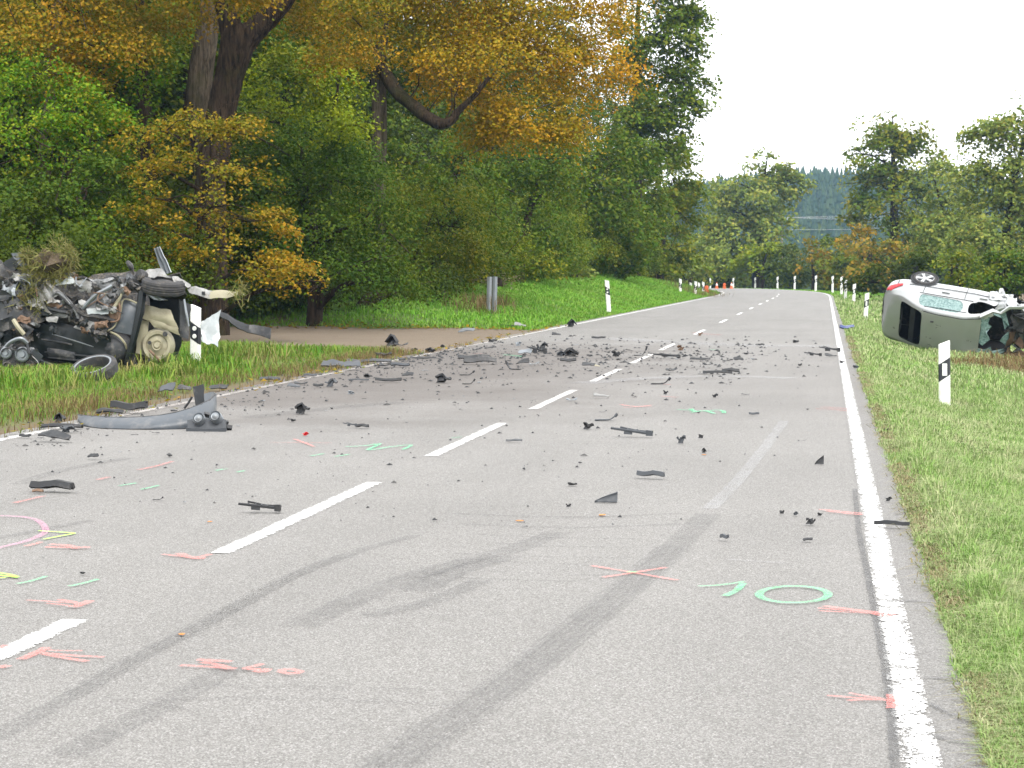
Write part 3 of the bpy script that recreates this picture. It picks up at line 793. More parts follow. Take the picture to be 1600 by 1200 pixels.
weeds("weeds", [(1560, 575, 1.2), (1590, 570, 1.4), (1530, 568, .8), (1600, 585, 1.2)], .2, 420, L['brownweed'], "torn up brown turf in front of the silver car", "turf", .5, 44)

# fallen leaves along the asphalt edges and the track
gl = np.random.default_rng(55)
n = 900
LX = np.concatenate([U_R + np.abs(gl.normal(0, .22, 260)), gl.uniform(-17, -8, 420), U_L + gl.normal(.1, .25, 220)])
LY = np.concatenate([5.4 + 32 * gl.random(260) ** 1.3, np.zeros(420), gl.uniform(17, 60, 220)])
dd_ = U_L - LX[260:680]
LY[260:680] = 55.5 - 2.6 * (1 - np.exp(-dd_ / 1.5)) + .06 * dd_ ** 1.4 + gl.normal(0, .35, 420)
LZ = np.maximum(ground_z(LX, LY), np.where((LX > U_L) & (LX < U_R), .0, -9)) + .03
a_ = gl.random(n) * 6.28; sz_ = .010 + .016 * gl.random(n) + .0008 * LY
V = np.zeros((n, 4, 3)); tz = gl.normal(0, .35, (n, 4)) * sz_[:, None]
for k in range(4):
    V[:, k, 0] = LX + np.cos(a_ + k * 1.57) * sz_ * (1, .6)[k % 2]; V[:, k, 1] = LY + np.sin(a_ + k * 1.57) * sz_ * (1, .6)[k % 2]; V[:, k, 2] = LZ + np.abs(tz[:, k])
o = link("leaf_litter", np_mesh("leaf_litter", V.reshape(-1, 3), np.arange(n * 4).reshape(n, 4), L['orange'])); tag(o, "fallen orange and yellow leaves along the asphalt edges and the track", "leaves", kind="stuff")

# ------------------------------------------------------------------ trees
def leaf_cloud(lobes, n, size, spray_r, g, flat=.22, tilt=.5, shell=.45, per=34):
    """lobes: (centre, radii); returns verts, faces of n leaves grouped in layered sprays"""
    wgt = np.array([l[1][0] * l[1][2] + l[1][0] * l[1][1] for l in lobes]); wgt = wgt / wgt.sum()
    ns = max(4, n // per)
    li = g.choice(len(lobes), ns, p=wgt)
    C = np.array([l[0] for l in lobes])[li]; RR = np.array([l[1] for l in lobes])[li]
    d = g.normal(size=(ns, 3)); d /= np.linalg.norm(d, axis=1)[:, None]
    r = shell + (1 - shell) * g.random(ns) ** .6
    r *= 1 + .22 * g.normal(size=ns).clip(-1.2, 1.6)
    nc = max(3, ns // 7)                              # sprays gather into branch clumps, with gaps between
    lc = g.choice(len(lobes), nc, p=wgt); dc = g.normal(size=(nc, 3)); dc /= np.linalg.norm(dc, axis=1)[:, None]
    rc = shell + (.98 - shell) * g.random(nc) ** .5
    LC = np.array([l[0] for l in lobes])[lc]; LR = np.array([l[1] for l in lobes])[lc]
    CC = LC + dc * LR * rc[:, None]
    ci = g.integers(0, nc, ns); loose = g.random(ns) < .3
    d = np.where(loose[:, None], d, dc[ci])
    SC = np.where(loose[:, None], C + d * RR * r[:, None], CC[ci] + g.normal(size=(ns, 3)) * np.array([1, 1, .5]) * np.minimum(spray_r * 1.2, .20 * LR[ci].mean(1))[:, None])
    sn = np.array([0, 0, 1.0]) * .9 + d * tilt + g.normal(0, .25, (ns, 3)); sn /= np.linalg.norm(sn, axis=1)[:, None]
    sr = spray_r * (.55 + .9 * g.random(ns))
    cnt = np.maximum(5, (per * (sr / spray_r) ** 1.6)).astype(int)
    idx = np.repeat(np.arange(ns), cnt); m = len(idx)
    t1 = np.cross(sn, [0.31, .9, .11]); t1 /= np.linalg.norm(t1, axis=1)[:, None]; t2 = np.cross(sn, t1)
    ang = g.random(m) * 2 * np.pi; q = np.sqrt(g.random(m)) 
    rad = q * sr[idx]
    ox, oy = np.cos(ang) * rad, np.sin(ang) * rad * .7
    P = SC[idx] + t1[idx] * ox[:, None] + t2[idx] * oy[:, None] + sn[idx] * (g.normal(0, flat, m) * sr[idx])[:, None]
    P[:, 2] -= .30 * rad * q
    nn = sn[idx] + g.normal(0, .55, (m, 3)); nn /= np.linalg.norm(nn, axis=1)[:, None]
    ax = t1[idx] * np.cos(ang)[:, None] + t2[idx] * np.sin(ang)[:, None] + g.normal(0, .6, (m, 3)); ax[:, 2] -= .35
    ax -= nn * (ax * nn).sum(1)[:, None]; ax /= np.linalg.norm(ax, axis=1)[:, None]
    bx = np.cross(nn, ax)
    sz = (size * (.6 + .8 * g.random(m)))[:, None]
    V = np.stack([P - ax * sz * .5, P + bx * sz * .34 + nn * sz * .08, P + ax * sz * .5, P - bx * sz * .34 + nn * sz * .08], 1)
    F = np.arange(m * 4).reshape(m, 4)
    return V.reshape(-1, 3), F, SC
NTRI = [0]
def tree(name, label, cat, px, d, lobes, mat, leaf, spray, lai=3.4, trunk=None, trunk_r=.2, limbs=True, bark='bark', group=None, seed=1, flat=.22, tilt=.5, extra=None, shell=.45, twigs=0, hidden_trunk=False):
    """lobes in photo pixels (px, py, d, rx, ry); trunk: [(px, py, r)] at distance d"""
    g = np.random.default_rng(seed)
    leaf = max(leaf * .8, .0016 * d); spray = max(min(spray, .009 * d), .0085 * d if d < 100 else .0050 * d)
    if d > 100: leaf = max(leaf, .0019 * d)
    b = at(px, 470, d); base = Vector((b.x, b.y, gz(b.x, b.y) - .05))
    root = empty(name, base, label, cat, group)
    LB = []; area = 0
    for l in lobes:
        c = at(l[0], l[1], l[2]); s = l[2] / F_PX
        rx, rz = l[3] * s, l[4] * s
        LB.append((np.array(c - base), np.array((rx, min(rx, max(rz, rx * .8)), rz)))); area += math.pi * rx * rz
    n = int(area * lai * (.8 if d < 90 else 1) / (leaf * leaf * .34))
    V, F, SC = leaf_cloud(LB, n, leaf, spray, g, flat, tilt, shell, 34 if d < 100 else 26)
    NTRI[0] += len(F) * 2
    mb = MB()
    if trunk:
        path = [at(q[0], q[1], d) - base for q in trunk]; rr = [q[2] for q in trunk]
        if path[0].z > .3: path = [Vector((path[0].x * .9, path[0].y, -.2))] + path; rr = [rr[0] * 1.25] + rr
    else:
        top = max(LB, key=lambda q: q[0][2])[0]
        path = [Vector((0, 0, -.2)), Vector((top[0] * .1 + .1, top[1] * .1, top[2] * .35)), Vector((top[0] * .5, top[1] * .5, top[2] * .7)), Vector(top)]
        rr = [trunk_r * 1.2, trunk_r, trunk_r * .55, trunk_r * .08]
    P = smooth_path(path, 5); RRR = np.interp(np.linspace(0, 1, len(P)), np.linspace(0, 1, len(rr)), rr)
    P = [Vector(p) for p in P]
    mb.tube(P, list(RRR), 10)
    if limbs:
        for c, r in LB:
            c = Vector(c)
            zt = max(.2, c.z - .5 * Vector((c.x, c.y, 0)).length * .6 - r[2] * .3)
            k = min(range(len(P)), key=lambda i: abs(P[i].z - zt) + .15 * (P[i] - c).length)
            a = P[k]; mid = a.lerp(c, .5) + Vector((g.normal(0, .12), g.normal(0, .12), .12 * (c - a).length * (1 if c.z > a.z else -.2)))
            r0 = min(RRR[k] * .6, .03 + .035 * (c - a).length)
            q = [Vector(p) for p in smooth_path([a, mid, c], 4)]
            mb.tube(q, list(np.linspace(r0, r0 * .25, len(q))), 6)
            for t in range(3):
                e = c + Vector(g.normal(size=3) * r * .75); st = q[-3]
                mb.tube([st, st.lerp(e, .5) + Vector((0, 0, .1)), e], [r0 * .4, r0 * .25, .006], 5)
    if extra:
        for ex in extra:
            q = [at(e[0], e[1], e[3] if len(e) > 3 else d) - base for e in ex]; rr = [e[2] for e in ex]
            q2 = [Vector(p) for p in smooth_path(q, 5)]
            lm = MB().tube(q2, list(np.interp(np.linspace(0, 1, len(q2)), np.linspace(0, 1, len(rr)), rr)), 9)
            for t_ in range(5):
                a_ = q2[int(len(q2) * (.35 + .13 * t_))]; e_ = a_ + Vector((g.normal(.3, .4), g.normal(0, .3), .5 + .8 * g.random()))
                lm.tube([a_, a_.lerp(e_, .5) + Vector((g.normal(0, .1), 0, -.05)), e_], [.035, .025, .008], 5)
            lm.crumple(.03, 3, seed).build('limb', M['bark'], root, 60)
    for t in range(twigs):
        c, r = LB[g.integers(len(LB))]
        a = Vector(c + g.normal(size=3) * r * .5); e = a + Vector((g.normal(0, .8), g.normal(0, .4), .3 + g.random() * .9)) * (.6 + r[0] * .35)
        mb.tube([a, a.lerp(e, .5) + Vector((0, 0, -.08)), e], [.018, .012, .004], 4)
    mb.crumple(.05 * max(.15, trunk_r), 1.5, seed)
    mb.build("trunk", M[bark], root, 60)
    link("crown", np_mesh("crown", V, F, mat), root)
    return root
def copy_tree(o, loc, rz, sc, label=None):
    c = o.copy(); COL.objects.link(c); c.location = loc; c.rotation_euler = (0, 0, rz); c.scale = (sc, sc, sc * (.9 + .2 * random.random()))
    if label: c["label"] = label
    for ch in o.children:
        d = ch.copy(); COL.objects.link(d); d.parent = c
    return c

# dense wood behind: one prototype, copied
gW = np.random.default_rng(5)
def wood_proto(name, label, mat, seed):
    g = np.random.default_rng(seed)
    root = empty(name, (0, 0, 0), label, "tree", "trees deep in the wood")
    LB = [(np.array((g.normal(0, 1.3), g.normal(0, 1.3), z)), np.array((3.6 - .07 * abs(z - 11), 3.6 - .07 * abs(z - 11), 2.2))) for z in np.arange(2.2, 22, 2.3)]
    V, F, SC = leaf_cloud(LB, 26000, .21, .8, g, .25, .6, .35)
    mb = MB().tube([(0, 0, -.3), (.1, 0, 6), (0, .1, 13), (.1, 0, 20)], [.32, .25, .18, .06], 9)
    for c, r in LB[1:]:
        mb.tube([(0.05, 0, c[2] - 1.2), tuple(c)], [.08, .03], 5)
    mb.build("trunk", M['bark'], root, 60)
    link("crown", np_mesh("crown", V, F, mat), root)
    return root
wp1 = wood_proto("forest_tree", "dark green tree deep in the wood behind the roadside trees", L['dark'], 1)
wp2 = wood_proto("forest_tree", "dark green tree deep in the wood behind the roadside trees", L['green'], 2)
first = [True, True]
spots = []
for row, (d, n, x0, x1) in enumerate(((72, 6, -110, 300), (84, 8, -80, 430), (100, 9, -90, 600), (124, 9, 120, 740), (156, 8, 420, 860), (198, 6, 700, 960))):
    for i in range(n):
        px = x0 + (x1 - x0) * (i + .5 * (row % 2)) / (n - 1) + gW.normal(0, 12)
        p = at(px, 400, d + gW.normal(0, 2)); spots.append((p.x, p.y))
for k in range(16):
    q = at(-130 - 62 * k, 400, 62 + gW.normal(0, 5) + 9 * (k % 2)); spots.append((q.x, q.y))
for i, (x, y) in enumerate(spots):
    w = i % 2; pr = (wp1, wp2)[w]
    z = gz(x, y) - .2; rz = gW.random() * 6.28; sc = .85 + .3 * gW.random()
    if first[w]:
        pr.location = (x, y, z); pr.rotation_euler = (0, 0, rz); first[w] = False
    else: copy_tree(pr, (x, y, z), rz, sc)

# roadside trees, left
tree("beech_tree", "big beech with thick forked dark trunk leaning right and orange brown leaves", "tree", 330, 50,
     [(90, 20, 50, 150, 60), (250, 0, 52, 110, 55), (440, 0, 53, 100, 50), (530, 60, 51, 80, 55), (170, 75, 49, 90, 40), (350, -20, 48, 90, 30), (60, -90, 50, 170, 80), (300, -110, 50, 210, 80), (480, -90, 51, 140, 90), (560, -20, 50, 70, 50), (20, 60, 48, 60, 40), (120, 110, 49, 70, 26)],
     L['orange'], .115, .55, 3.2, trunk=[(328, 300, .40), (338, 230, .39), (346, 175, .38), (358, 120, .37), (372, 65, .46), (374, 40, .36)],
     extra=[[(372, 78, .36), (356, 25, .27), (335, -60, .18), (300, -150, .07)], [(374, 70, .36), (405, 40, .30), (440, 5, .24), (490, -70, .17), (540, -140, .06)]], limbs=False, seed=21, twigs=20)
tree("beech_tree", "broad grey double trunk standing just left of the leaning dark trunk", "tree", 322, 55,
     [(300, -150, 56, 150, 60), (250, 60, 55, 60, 45), (270, 20, 57, 60, 30), (450, 110, 56, 50, 45)], L['olive'], .13, .6, 2.6,
     trunk=[(325, 330, .38), (314, 200, .37), (312, 130, .36), (322, 60, .33), (330, -40, .28), (310, -160, .1)], bark='bark_grey', limbs=False, seed=22)
tree("slim_tree", "slim brown straight trunk third from the left edge of the wood", "tree", 226, 54, [(215, -90, 54, 90, 60), (190, 30, 54, 60, 40), (150, 60, 54, 60, 40)], L['olive'], .12, .5, 2.4,
     trunk=[(235, 330, .22), (228, 200, .19), (222, 110, .17), (218, 20, .15), (215, -100, .06)], limbs=False, seed=23)
tree("pale_trunk_tree", "pale grey slender trunk nearest the left edge of the photo", "tree", 78, 53, [(80, -80, 53, 90, 50), (30, 40, 54, 60, 40)], L['bright'], .12, .5, 2.4,
     trunk=[(66, 320, .2), (76, 190, .18), (80, 100, .16), (88, 20, .15), (92, -90, .05)], bark='bark_grey', limbs=False, seed=24)
tree("hazel_tree", "bright green leafy tree filling the upper left corner", "tree", 60, 47,
     [(40, 120, 47, 90, 45), (120, 175, 46, 80, 40), (20, 200, 45, 90, 45), (190, 120, 50, 55, 50), (90, 245, 46, 85, 35), (200, 205, 48, 50, 40)], L['bright'], .115, .5, 3.0, seed=25, tilt=.3)
tree("elder_shrub", "dull green elder shrub left of the little orange beech", "shrub", 70, 43,
     [(50, 320, 43, 85, 50), (130, 290, 44, 60, 60), (20, 395, 42, 70, 45), (110, 370, 43, 70, 45), (160, 345, 45, 40, 60)], L['blue'], .11, .45, 3.2, seed=26, twigs=14)
tree("young_beech", "small beech with layered orange sprays behind the dark wreck", "tree", 300, 45,
     [(250, 205, 45, 80, 24), (330, 188, 45.5, 60, 20), (385, 205, 45, 42, 22), (380, 262, 45, 60, 28), (215, 262, 45, 60, 28), (300, 255, 44.5, 80, 26), (240, 310, 44, 75, 28), (340, 320, 44.5, 75, 28), (270, 365, 44, 85, 26), (360, 385, 44, 90, 26), (440, 420, 44, 75, 24), (490, 450, 44, 40, 18), (410, 345, 45, 60, 26), (200, 400, 44, 60, 22)],
     L['orange'], .105, .42, 2.5, trunk=[(318, 450, .1), (312, 380, .09), (318, 300, .08), (305, 230, .06), (290, 190, .03)], seed=27, flat=.12, tilt=.25)
tree("hornbeam_tree", "dense dark green hornbeam left of the pale straight trunk", "tree", 490, 54,
     [(470, 230, 55.1, 95, 45), (540, 280, 54.6, 90, 55), (430, 300, 54.0, 80, 45), (580, 350, 54.0, 75, 55), (490, 360, 53.4, 85, 45), (560, 420, 52.9, 80, 40), (440, 380, 54.0, 50, 40), (610, 440, 52.9, 40, 30)], L['blue'], .105, .5, 3.4, seed=28, twigs=10)
tree("yellow_maple", "yellow green tree between the forked trunk and the pale straight trunk", "tree", 500, 57,
     [(450, 130, 57, 80, 50), (520, 170, 57, 60, 40), (530, 125, 57, 35, 45), (420, 190, 56, 60, 35), (545, 195, 54, 40, 20)], L['yellow'], .12, .5, 2.7, seed=29)
tree("amber_beech", "tall beech with straight pale trunk, dark drooping limb and amber crown", "tree", 592, 63,
     [(600, 20, 63.0, 110, 60), (720, 10, 63.0, 120, 80), (780, 100, 63.0, 130, 70), (880, 40, 64.1, 110, 80), (930, 110, 64.1, 75, 60), (700, 110, 61.9, 70, 50), (830, 175, 63.0, 100, 40), (640, -70, 63.0, 120, 70), (820, -70, 64.1, 130, 70), (955, -20, 65.2, 55, 70), (760, 205, 63.0, 60, 30), (870, 215, 63.0, 50, 26), (560, 75, 61.9, 60, 35)],
     L['amber'], .12, .55, 3.1, trunk=[(590, 330, .25), (592, 250, .24), (593, 180, .235), (592, 110, .23), (600, 20, .2), (610, -80, .1)],
     extra=[[(592, 100, .22), (601, 112, .22, 62.6), (612, 132, .21, 62.2), (628, 152, .20, 62), (648, 168, .195, 61.5), (668, 183, .19, 61.2), (688, 193, .18, 61), (704, 188, .14, 61), (718, 172, .11, 61), (738, 152, .08, 61), (765, 120, .05, 61)]], limbs=False, seed=30, bark='bark_grey', twigs=24)
tree("thicket_shrub", "green thicket with bare brown twigs right of the pale trunk", "shrub", 700, 72,
     [(650, 300, 72.0, 60, 50), (710, 270, 73.3, 70, 55), (690, 350, 70.7, 75, 55), (760, 330, 72.0, 65, 60), (640, 390, 69.5, 60, 45), (720, 400, 70.7, 80, 35)], L['green'], .115, .5, 3.0, seed=31, twigs=46)
tree("ash_tree", "mid green ash with pale bare twigs under the amber crown", "tree", 810, 88,
     [(790, 250, 88.0, 70, 50), (850, 300, 89.4, 65, 60), (800, 360, 88.0, 65, 50), (860, 240, 90.8, 60, 40), (850, 390, 90.8, 60, 35)], L['green'], .125, .5, 3.2, seed=32, twigs=30)
tree("olive_shrub", "olive brown shrub at the foot of the ash on the bank", "shrub", 770, 82, [(760, 385, 82.0, 60, 35), (820, 400, 83.3, 55, 25), (700, 420, 79.4, 50, 26)], L['olive'], .12, .45, 3.0, seed=33, twigs=12)
tree("oak_tree", "dark green oak under the right end of the amber crown", "tree", 900, 116,
     [(900, 270, 116.0, 70, 60), (960, 250, 117.6, 65, 55), (930, 340, 116.0, 75, 60), (890, 390, 114.4, 50, 35), (970, 380, 117.6, 60, 45), (990, 310, 120.7, 50, 60)], L['green'], .15, .6, 3.4, seed=34)
tree("tall_oak", "tallest green tree at the right end of the wood against the sky", "tree", 990, 140,
     [(1010, 40, 140.0, 70, 80), (1060, 60, 140.0, 40, 55), (1075, 130, 140.0, 40, 40), (1025, 150, 140.0, 65, 70), (1050, 220, 140.0, 45, 40), (1000, -70, 140.0, 80, 70), (1055, -50, 140.0, 45, 50), (1100, 165, 140.0, 22, 22), (1085, 30, 140.0, 18, 30), (985, 220, 138.5, 50, 60)], L['oak'], .2, .75, 3.8, seed=35, trunk_r=.4, shell=.35)
tree("field_maple", "olive green maple below the tallest tree at the wood's end", "tree", 1030, 160,
     [(1010, 300, 157.0, 60, 55), (1050, 280, 160.0, 45, 45), (1070, 330, 163.0, 35, 45), (1000, 370, 154.1, 65, 50), (1050, 385, 160.0, 50, 45), (1085, 300, 163.0, 18, 25)], L['olive'], .2, .7, 3.2, seed=36, trunk_r=.3)
tree("grey_shrub", "low grey green shrub on the bank behind the bend posts", "shrub", 1075, 190, [(1070, 412, 190.0, 40, 26), (1100, 405, 192.5, 30, 30), (1045, 420, 187.5, 35, 20)], L['grey'], .24, .7, 3.0, seed=37)
tree("dry_shrub", "pale dry brush on the bank above the zinc posts", "shrub", 775, 79, [(760, 428, 79.0, 32, 16), (790, 432, 79.0, 26, 13), (735, 436, 77.8, 18, 12), (715, 445, 77.8, 30, 12)], L['dry'], .12, .35, 2.0, seed=38, limbs=False)
tree("dry_shrub", "small grey brush on the bank left of the white marker post", "shrub", 890, 104, [(880, 432, 104.0, 26, 14), (910, 430, 105.3, 24, 12)], L['grey'], .14, .35, 2.0, seed=39, limbs=False)
tree("bramble_shrub", "dark green bramble along the foot of the wood by the track", "shrub", 560, 58, [(540, 445, 56.9, 60, 26), (620, 450, 58.0, 55, 26), (460, 455, 55.9, 50, 20), (680, 440, 61.2, 50, 24), (390, 450, 53.7, 50, 24)], L['dark'], .11, .4, 3.0, seed=40, limbs=False)
tree("bramble_shrub", "green undergrowth directly behind the dark wreck", "shrub", 150, 42, [(60, 420, 40, 60, 30), (150, 410, 41, 60, 30), (240, 430, 42, 60, 26), (330, 440, 43, 50, 26), (-10, 400, 40, 40, 40)], L['dark'], .1, .4, 2.8, seed=45, limbs=False)

# undergrowth along the edge of the wood
ups = []
for k, (mt, lab) in enumerate(((L['green'], "green undergrowth bush along the edge of the wood"), (L['dark'], "dark undergrowth bush along the edge of the wood"), (L['olive'], "olive brown undergrowth bush along the edge of the wood"))):
    g = np.random.default_rng(200 + k)
    root = empty("undergrowth_bush", (0, 0, 0), lab, "bush", "undergrowth bushes along the edge of the wood")
    LB = [(np.array((g.normal(0, .9), g.normal(0, .9), z)), np.array((1.5, 1.5, .8))) for z in (.5, .8, 1.3, 1.7, 2.3, 2.8)]
    V, F, SC = leaf_cloud(LB, 14000, .10, .45, g, .22, .6, .3)
    mb = MB()
    for c, r in LB: mb.tube([(0, 0, -.2), tuple(c * .5), tuple(c)], [.05, .035, .01], 5)
    mb.build("stems", M['bark'], root, 60); link("foliage", np_mesh("foliage", V, F, mt), root)
    ups.append([root, True])
gU = np.random.default_rng(99)
upos = []
for yv in np.arange(46, 205, 3.1):
    upos.append((road_xy(U_L - 6.0 - 1.2 * gU.random() - (2.2 if yv < 60 else 0), yv), 1.0))
    upos.append((road_xy(U_L - 8.5 - 2 * gU.random(), yv + 1.5), 1.25))
for px in np.arange(-70, 420, 40):
    q = at(px, 440, (44 if px < 230 else 60) + gU.normal(0, 1.0)); upos.append(((q.x, q.y), .9)); q = at(px + 20, 440, (48 if px < 210 else 63) + gU.normal(0, 1.2)); upos.append(((q.x, q.y), 1.3))
for k in range(14):
    q = at(-110 - 55 * k, 440, 47 + gU.normal(0, 1.5)); upos.append(((q.x, q.y), 1.2))
for i, ((x, y), sc) in enumerate(upos):
    x, y = float(x), float(y)
    while not (off_track(np.array([x]), np.array([y - 2.2]))[0] and off_track(np.array([x]), np.array([y]))[0]) and y < 70: y += .5
    u_ = ups[int(gU.integers(2)) if y < 62 else int(gU.integers(3))]
    sc *= .7 + .45 * gU.random(); rz = gU.random() * 6.28; z = gz(x, y) - .1
    if u_[1]:
        u_[0].location = (x, y, z); u_[0].rotation_euler = (0, 0, rz); u_[0].scale = (sc, sc, sc); u_[1] = False
    else: copy_tree(u_[0], (x, y, z), rz, sc)

# beyond the bend
tree("sparse_oak", "loose grey green oak behind the bend, left of the blue hill", "tree", 1180, 245,
     [(1180, 310, 245, 60, 40), (1135, 330, 245, 40, 40), (1215, 285, 245, 35, 28), (1182, 255, 245, 26, 18), (1240, 280, 245, 22, 16), (1120, 285, 245, 22, 18), (1140, 390, 243, 60, 45), (1190, 370, 243, 55, 40), (1110, 370, 243, 35, 45), (1235, 255, 246, 9, 12), (1200, 240, 246, 12, 12)], L['grey'], 0.30, 1.1, 3.9, seed=51, trunk_r=.4, shell=.3)
tree("green_shrub", "yellow green bush in front of the loose oak behind the bend", "shrub", 1190, 222, [(1200, 388, 222, 26, 16), (1185, 405, 222, 35, 26), (1165, 420, 221, 30, 20), (1215, 412, 222, 20, 20)], L['yellow'], .3, .8, 2.6, seed=52)
tree("dark_shrub", "dark green bush right of the yellow green bush behind the bend", "shrub", 1240, 220, [(1240, 410, 220, 30, 34), (1225, 425, 219, 25, 22)], L['dark'], .3, .8, 3, seed=53)
tree("rust_shrub", "orange brown bush below the blue hill", "shrub", 1270, 214, [(1268, 395, 214, 28, 30), (1285, 420, 213, 28, 24)], L['orange'], .28, .8, 2.6, seed=54)
tree("olive_shrub", "olive bush between the orange bush and the tall bend tree", "shrub", 1315, 208, [(1312, 405, 208, 32, 36), (1335, 425, 206, 35, 26)], L['olive'], .28, .8, 3, seed=55)
tree("lime_tree", "tall olive tree behind the bend right of the blue hill", "tree", 1395, 212,
     [(1390, 205, 212, 50, 26), (1375, 250, 212, 55, 30), (1430, 240, 212, 40, 32), (1345, 285, 212, 30, 22), (1400, 290, 212, 60, 32), (1440, 310, 212, 40, 30), (1370, 335, 212, 55, 28), (1425, 355, 212, 45, 30), (1395, 180, 213, 22, 16), (1335, 240, 213, 18, 14)], L['olive'], .28, 1.0, 3.8, seed=56, trunk_r=.45, shell=.3)
tree("amber_shrub", "amber and green bushes at the foot of the tall olive tree", "shrub", 1380, 200, [(1365, 390, 200, 40, 32), (1405, 395, 200, 35, 34), (1350, 425, 198, 40, 20), (1335, 372, 202, 28, 22)], L['orange'], .28, .8, 2.8, seed=57)
tree("willow_tree", "grey green tree with pale patches left of the right edge tree", "tree", 1490, 175,
     [(1480, 320, 175, 50, 40), (1460, 280, 176, 36, 28), (1500, 370, 174, 60, 40), (1455, 360, 175, 35, 35)], L['grey'], .26, .9, 3.8, seed=58, trunk_r=.35)
tree("roadside_alder", "large sparse grey green tree at the right edge of the photo", "tree", 1565, 150,
     [(1570, 205, 150, 55, 30), (1520, 215, 150, 22, 20), (1540, 265, 150, 55, 30), (1600, 270, 150, 60, 50), (1560, 330, 150, 70, 40), (1610, 180, 150, 40, 30), (1630, 340, 150, 60, 60), (1530, 380, 149, 55, 35), (1600, 390, 149, 70, 45)], L['grey'], .22, .85, 3.7, seed=59, trunk_r=.35, shell=.3)
tree("dark_shrub", "dark green bushes down the slope left of the silver car's wheel", "shrub", 1410, 130, [(1390, 425, 130, 45, 28), (1435, 415, 130, 45, 30), (1350, 440, 130, 30, 18)], L['dark'], .2, .6, 3, seed=60)
tree("lime_shrub", "yellowish bush beyond the silver car", "shrub", 1505, 112, [(1495, 415, 112, 36, 26), (1530, 425, 112, 30, 20)], L['olive'], .18, .55, 3, seed=61)
tree("green_shrub", "green bushes at the right edge beyond the silver car", "shrub", 1580, 104, [(1560, 420, 104, 40, 28), (1600, 405, 104, 45, 36), (1640, 410, 104, 50, 40), (1540, 440, 103, 35, 18), (1600, 445, 103, 50, 18)], L['green'], .17, .55, 3, seed=62)
dt = None
gD = np.random.default_rng(31)
for i in range(26):
    px = 1060 + i * 24 + gD.normal(0, 8); d = (300, 340, 385)[i % 3] + gD.normal(0, 6)
    p_ = at(px, 440, d); loc = (p_.x, p_.y, gz(p_.x, p_.y) - .3)
    copy_tree((wp1, wp2)[i % 2], loc, gD.random() * 6, (.30, .38, .48)[i % 3] * (.85 + .3 * gD.random()), "distant green tree in the valley below the blue hill")["group"] = "distant trees in the valley"
hp = None
gh = np.random.default_rng(77)
for i in range(12):
    px = 1040 + i * 52 + gh.normal(0, 8); d = 262 + gh.normal(0, 6) if px < 1280 else 235 + gh.normal(0, 6)
    if hp is None:
        hp = tree("hedge_shrub", "dark hedge bush closing the view low behind the bend", "shrub", px, d, [(px, 412, d, 36, 30), (px + 15, 430, d, 34, 22), (px - 18, 432, d, 30, 22)], L['dark'], .36, .9, 3, group="hedge bushes behind the bend", seed=70)
    else:
        p = at(px, 470, d); copy_tree(hp, (p.x, p.y, gz(p.x, p.y) - .1), gh.random() * 6, .9 + .3 * gh.random())

# blue hill with conifers
HX = np.linspace(-420, 420, 60); HY = np.linspace(520, 980, 26)
def hill_z(x, y):
    t = sstep(500, 760, y) * (1 - .5 * sstep(800, 1000, y))
    prof = 29.5 + 5 * np.sin(x / 70 + .6) + 3 * np.sin(x / 31 + 2) 
    return -5 + t * (prof + 3)
hx, hy = np.meshgrid(HX, HY); hz = hill_z(hx.ravel(), hy.ravel())
n_, m_ = len(HX), len(HY); ii = np.arange((m_ - 1) * (n_ - 1)); r_, c_ = ii // (n_ - 1), ii % (n_ - 1)
hill = link("hill", np_mesh("hill", np.stack([hx.ravel(), hy.ravel(), hz], 1), np.stack([r_ * n_ + c_, r_ * n_ + c_ + 1, (r_ + 1) * n_ + c_ + 1, (r_ + 1) * n_ + c_], 1), L['dark'], True))
tag(hill, kind="structure")
gC = np.random.default_rng(15)
N = 8000
cx = gC.random(N) * 420 - 180; cyy = 540 + gC.random(N) * 330
cz = hill_z(cx, cyy) - .5
hh = 4 + gC.random(N) * 4.5; rr = hh * (.2 + .07 * gC.random(N))
vs, fs = [], []
K = 7
aa = np.linspace(0, 2 * np.pi, K, endpoint=False)
tv, tf = [], []
for lv, (z0, z1, q) in enumerate(((.08, .55, 1), (.33, .8, .72), (.6, 1.0, .45))):
    b0 = lv * (K + 1)
    for k in range(K): tv.append((math.cos(aa[k]) * q * (1 if k % 2 else .78), math.sin(aa[k]) * q * (1 if k % 2 else .78), z0))
    tv.append((0, 0, z1))
    tf += [(b0 + k, b0 + (k + 1) % K, b0 + K) for k in range(K)]
tv, tf = np.array(tv), np.array(tf)
V = np.zeros((N, len(tv), 3)); ro = gC.random(N) * 6.28
V[:, :, 0] = cx[:, None] + (tv[None, :, 0] * np.cos(ro)[:, None] - tv[None, :, 1] * np.sin(ro)[:, None]) * rr[:, None]
V[:, :, 1] = cyy[:, None] + (tv[None, :, 0] * np.sin(ro)[:, None] + tv[None, :, 1] * np.cos(ro)[:, None]) * rr[:, None]
V[:, :, 2] = cz[:, None] + tv[None, :, 2] * hh[:, None]
Fc = (np.arange(N)[:, None, None] * len(tv) + tf[None]).reshape(-1, 3)
o = link("conifer_forest", np_mesh("conifer_forest", V.reshape(-1, 3), Fc, L['conifer']))
tag(o, "blue hazed conifer forest covering the far hill", "forest", kind="stuff")

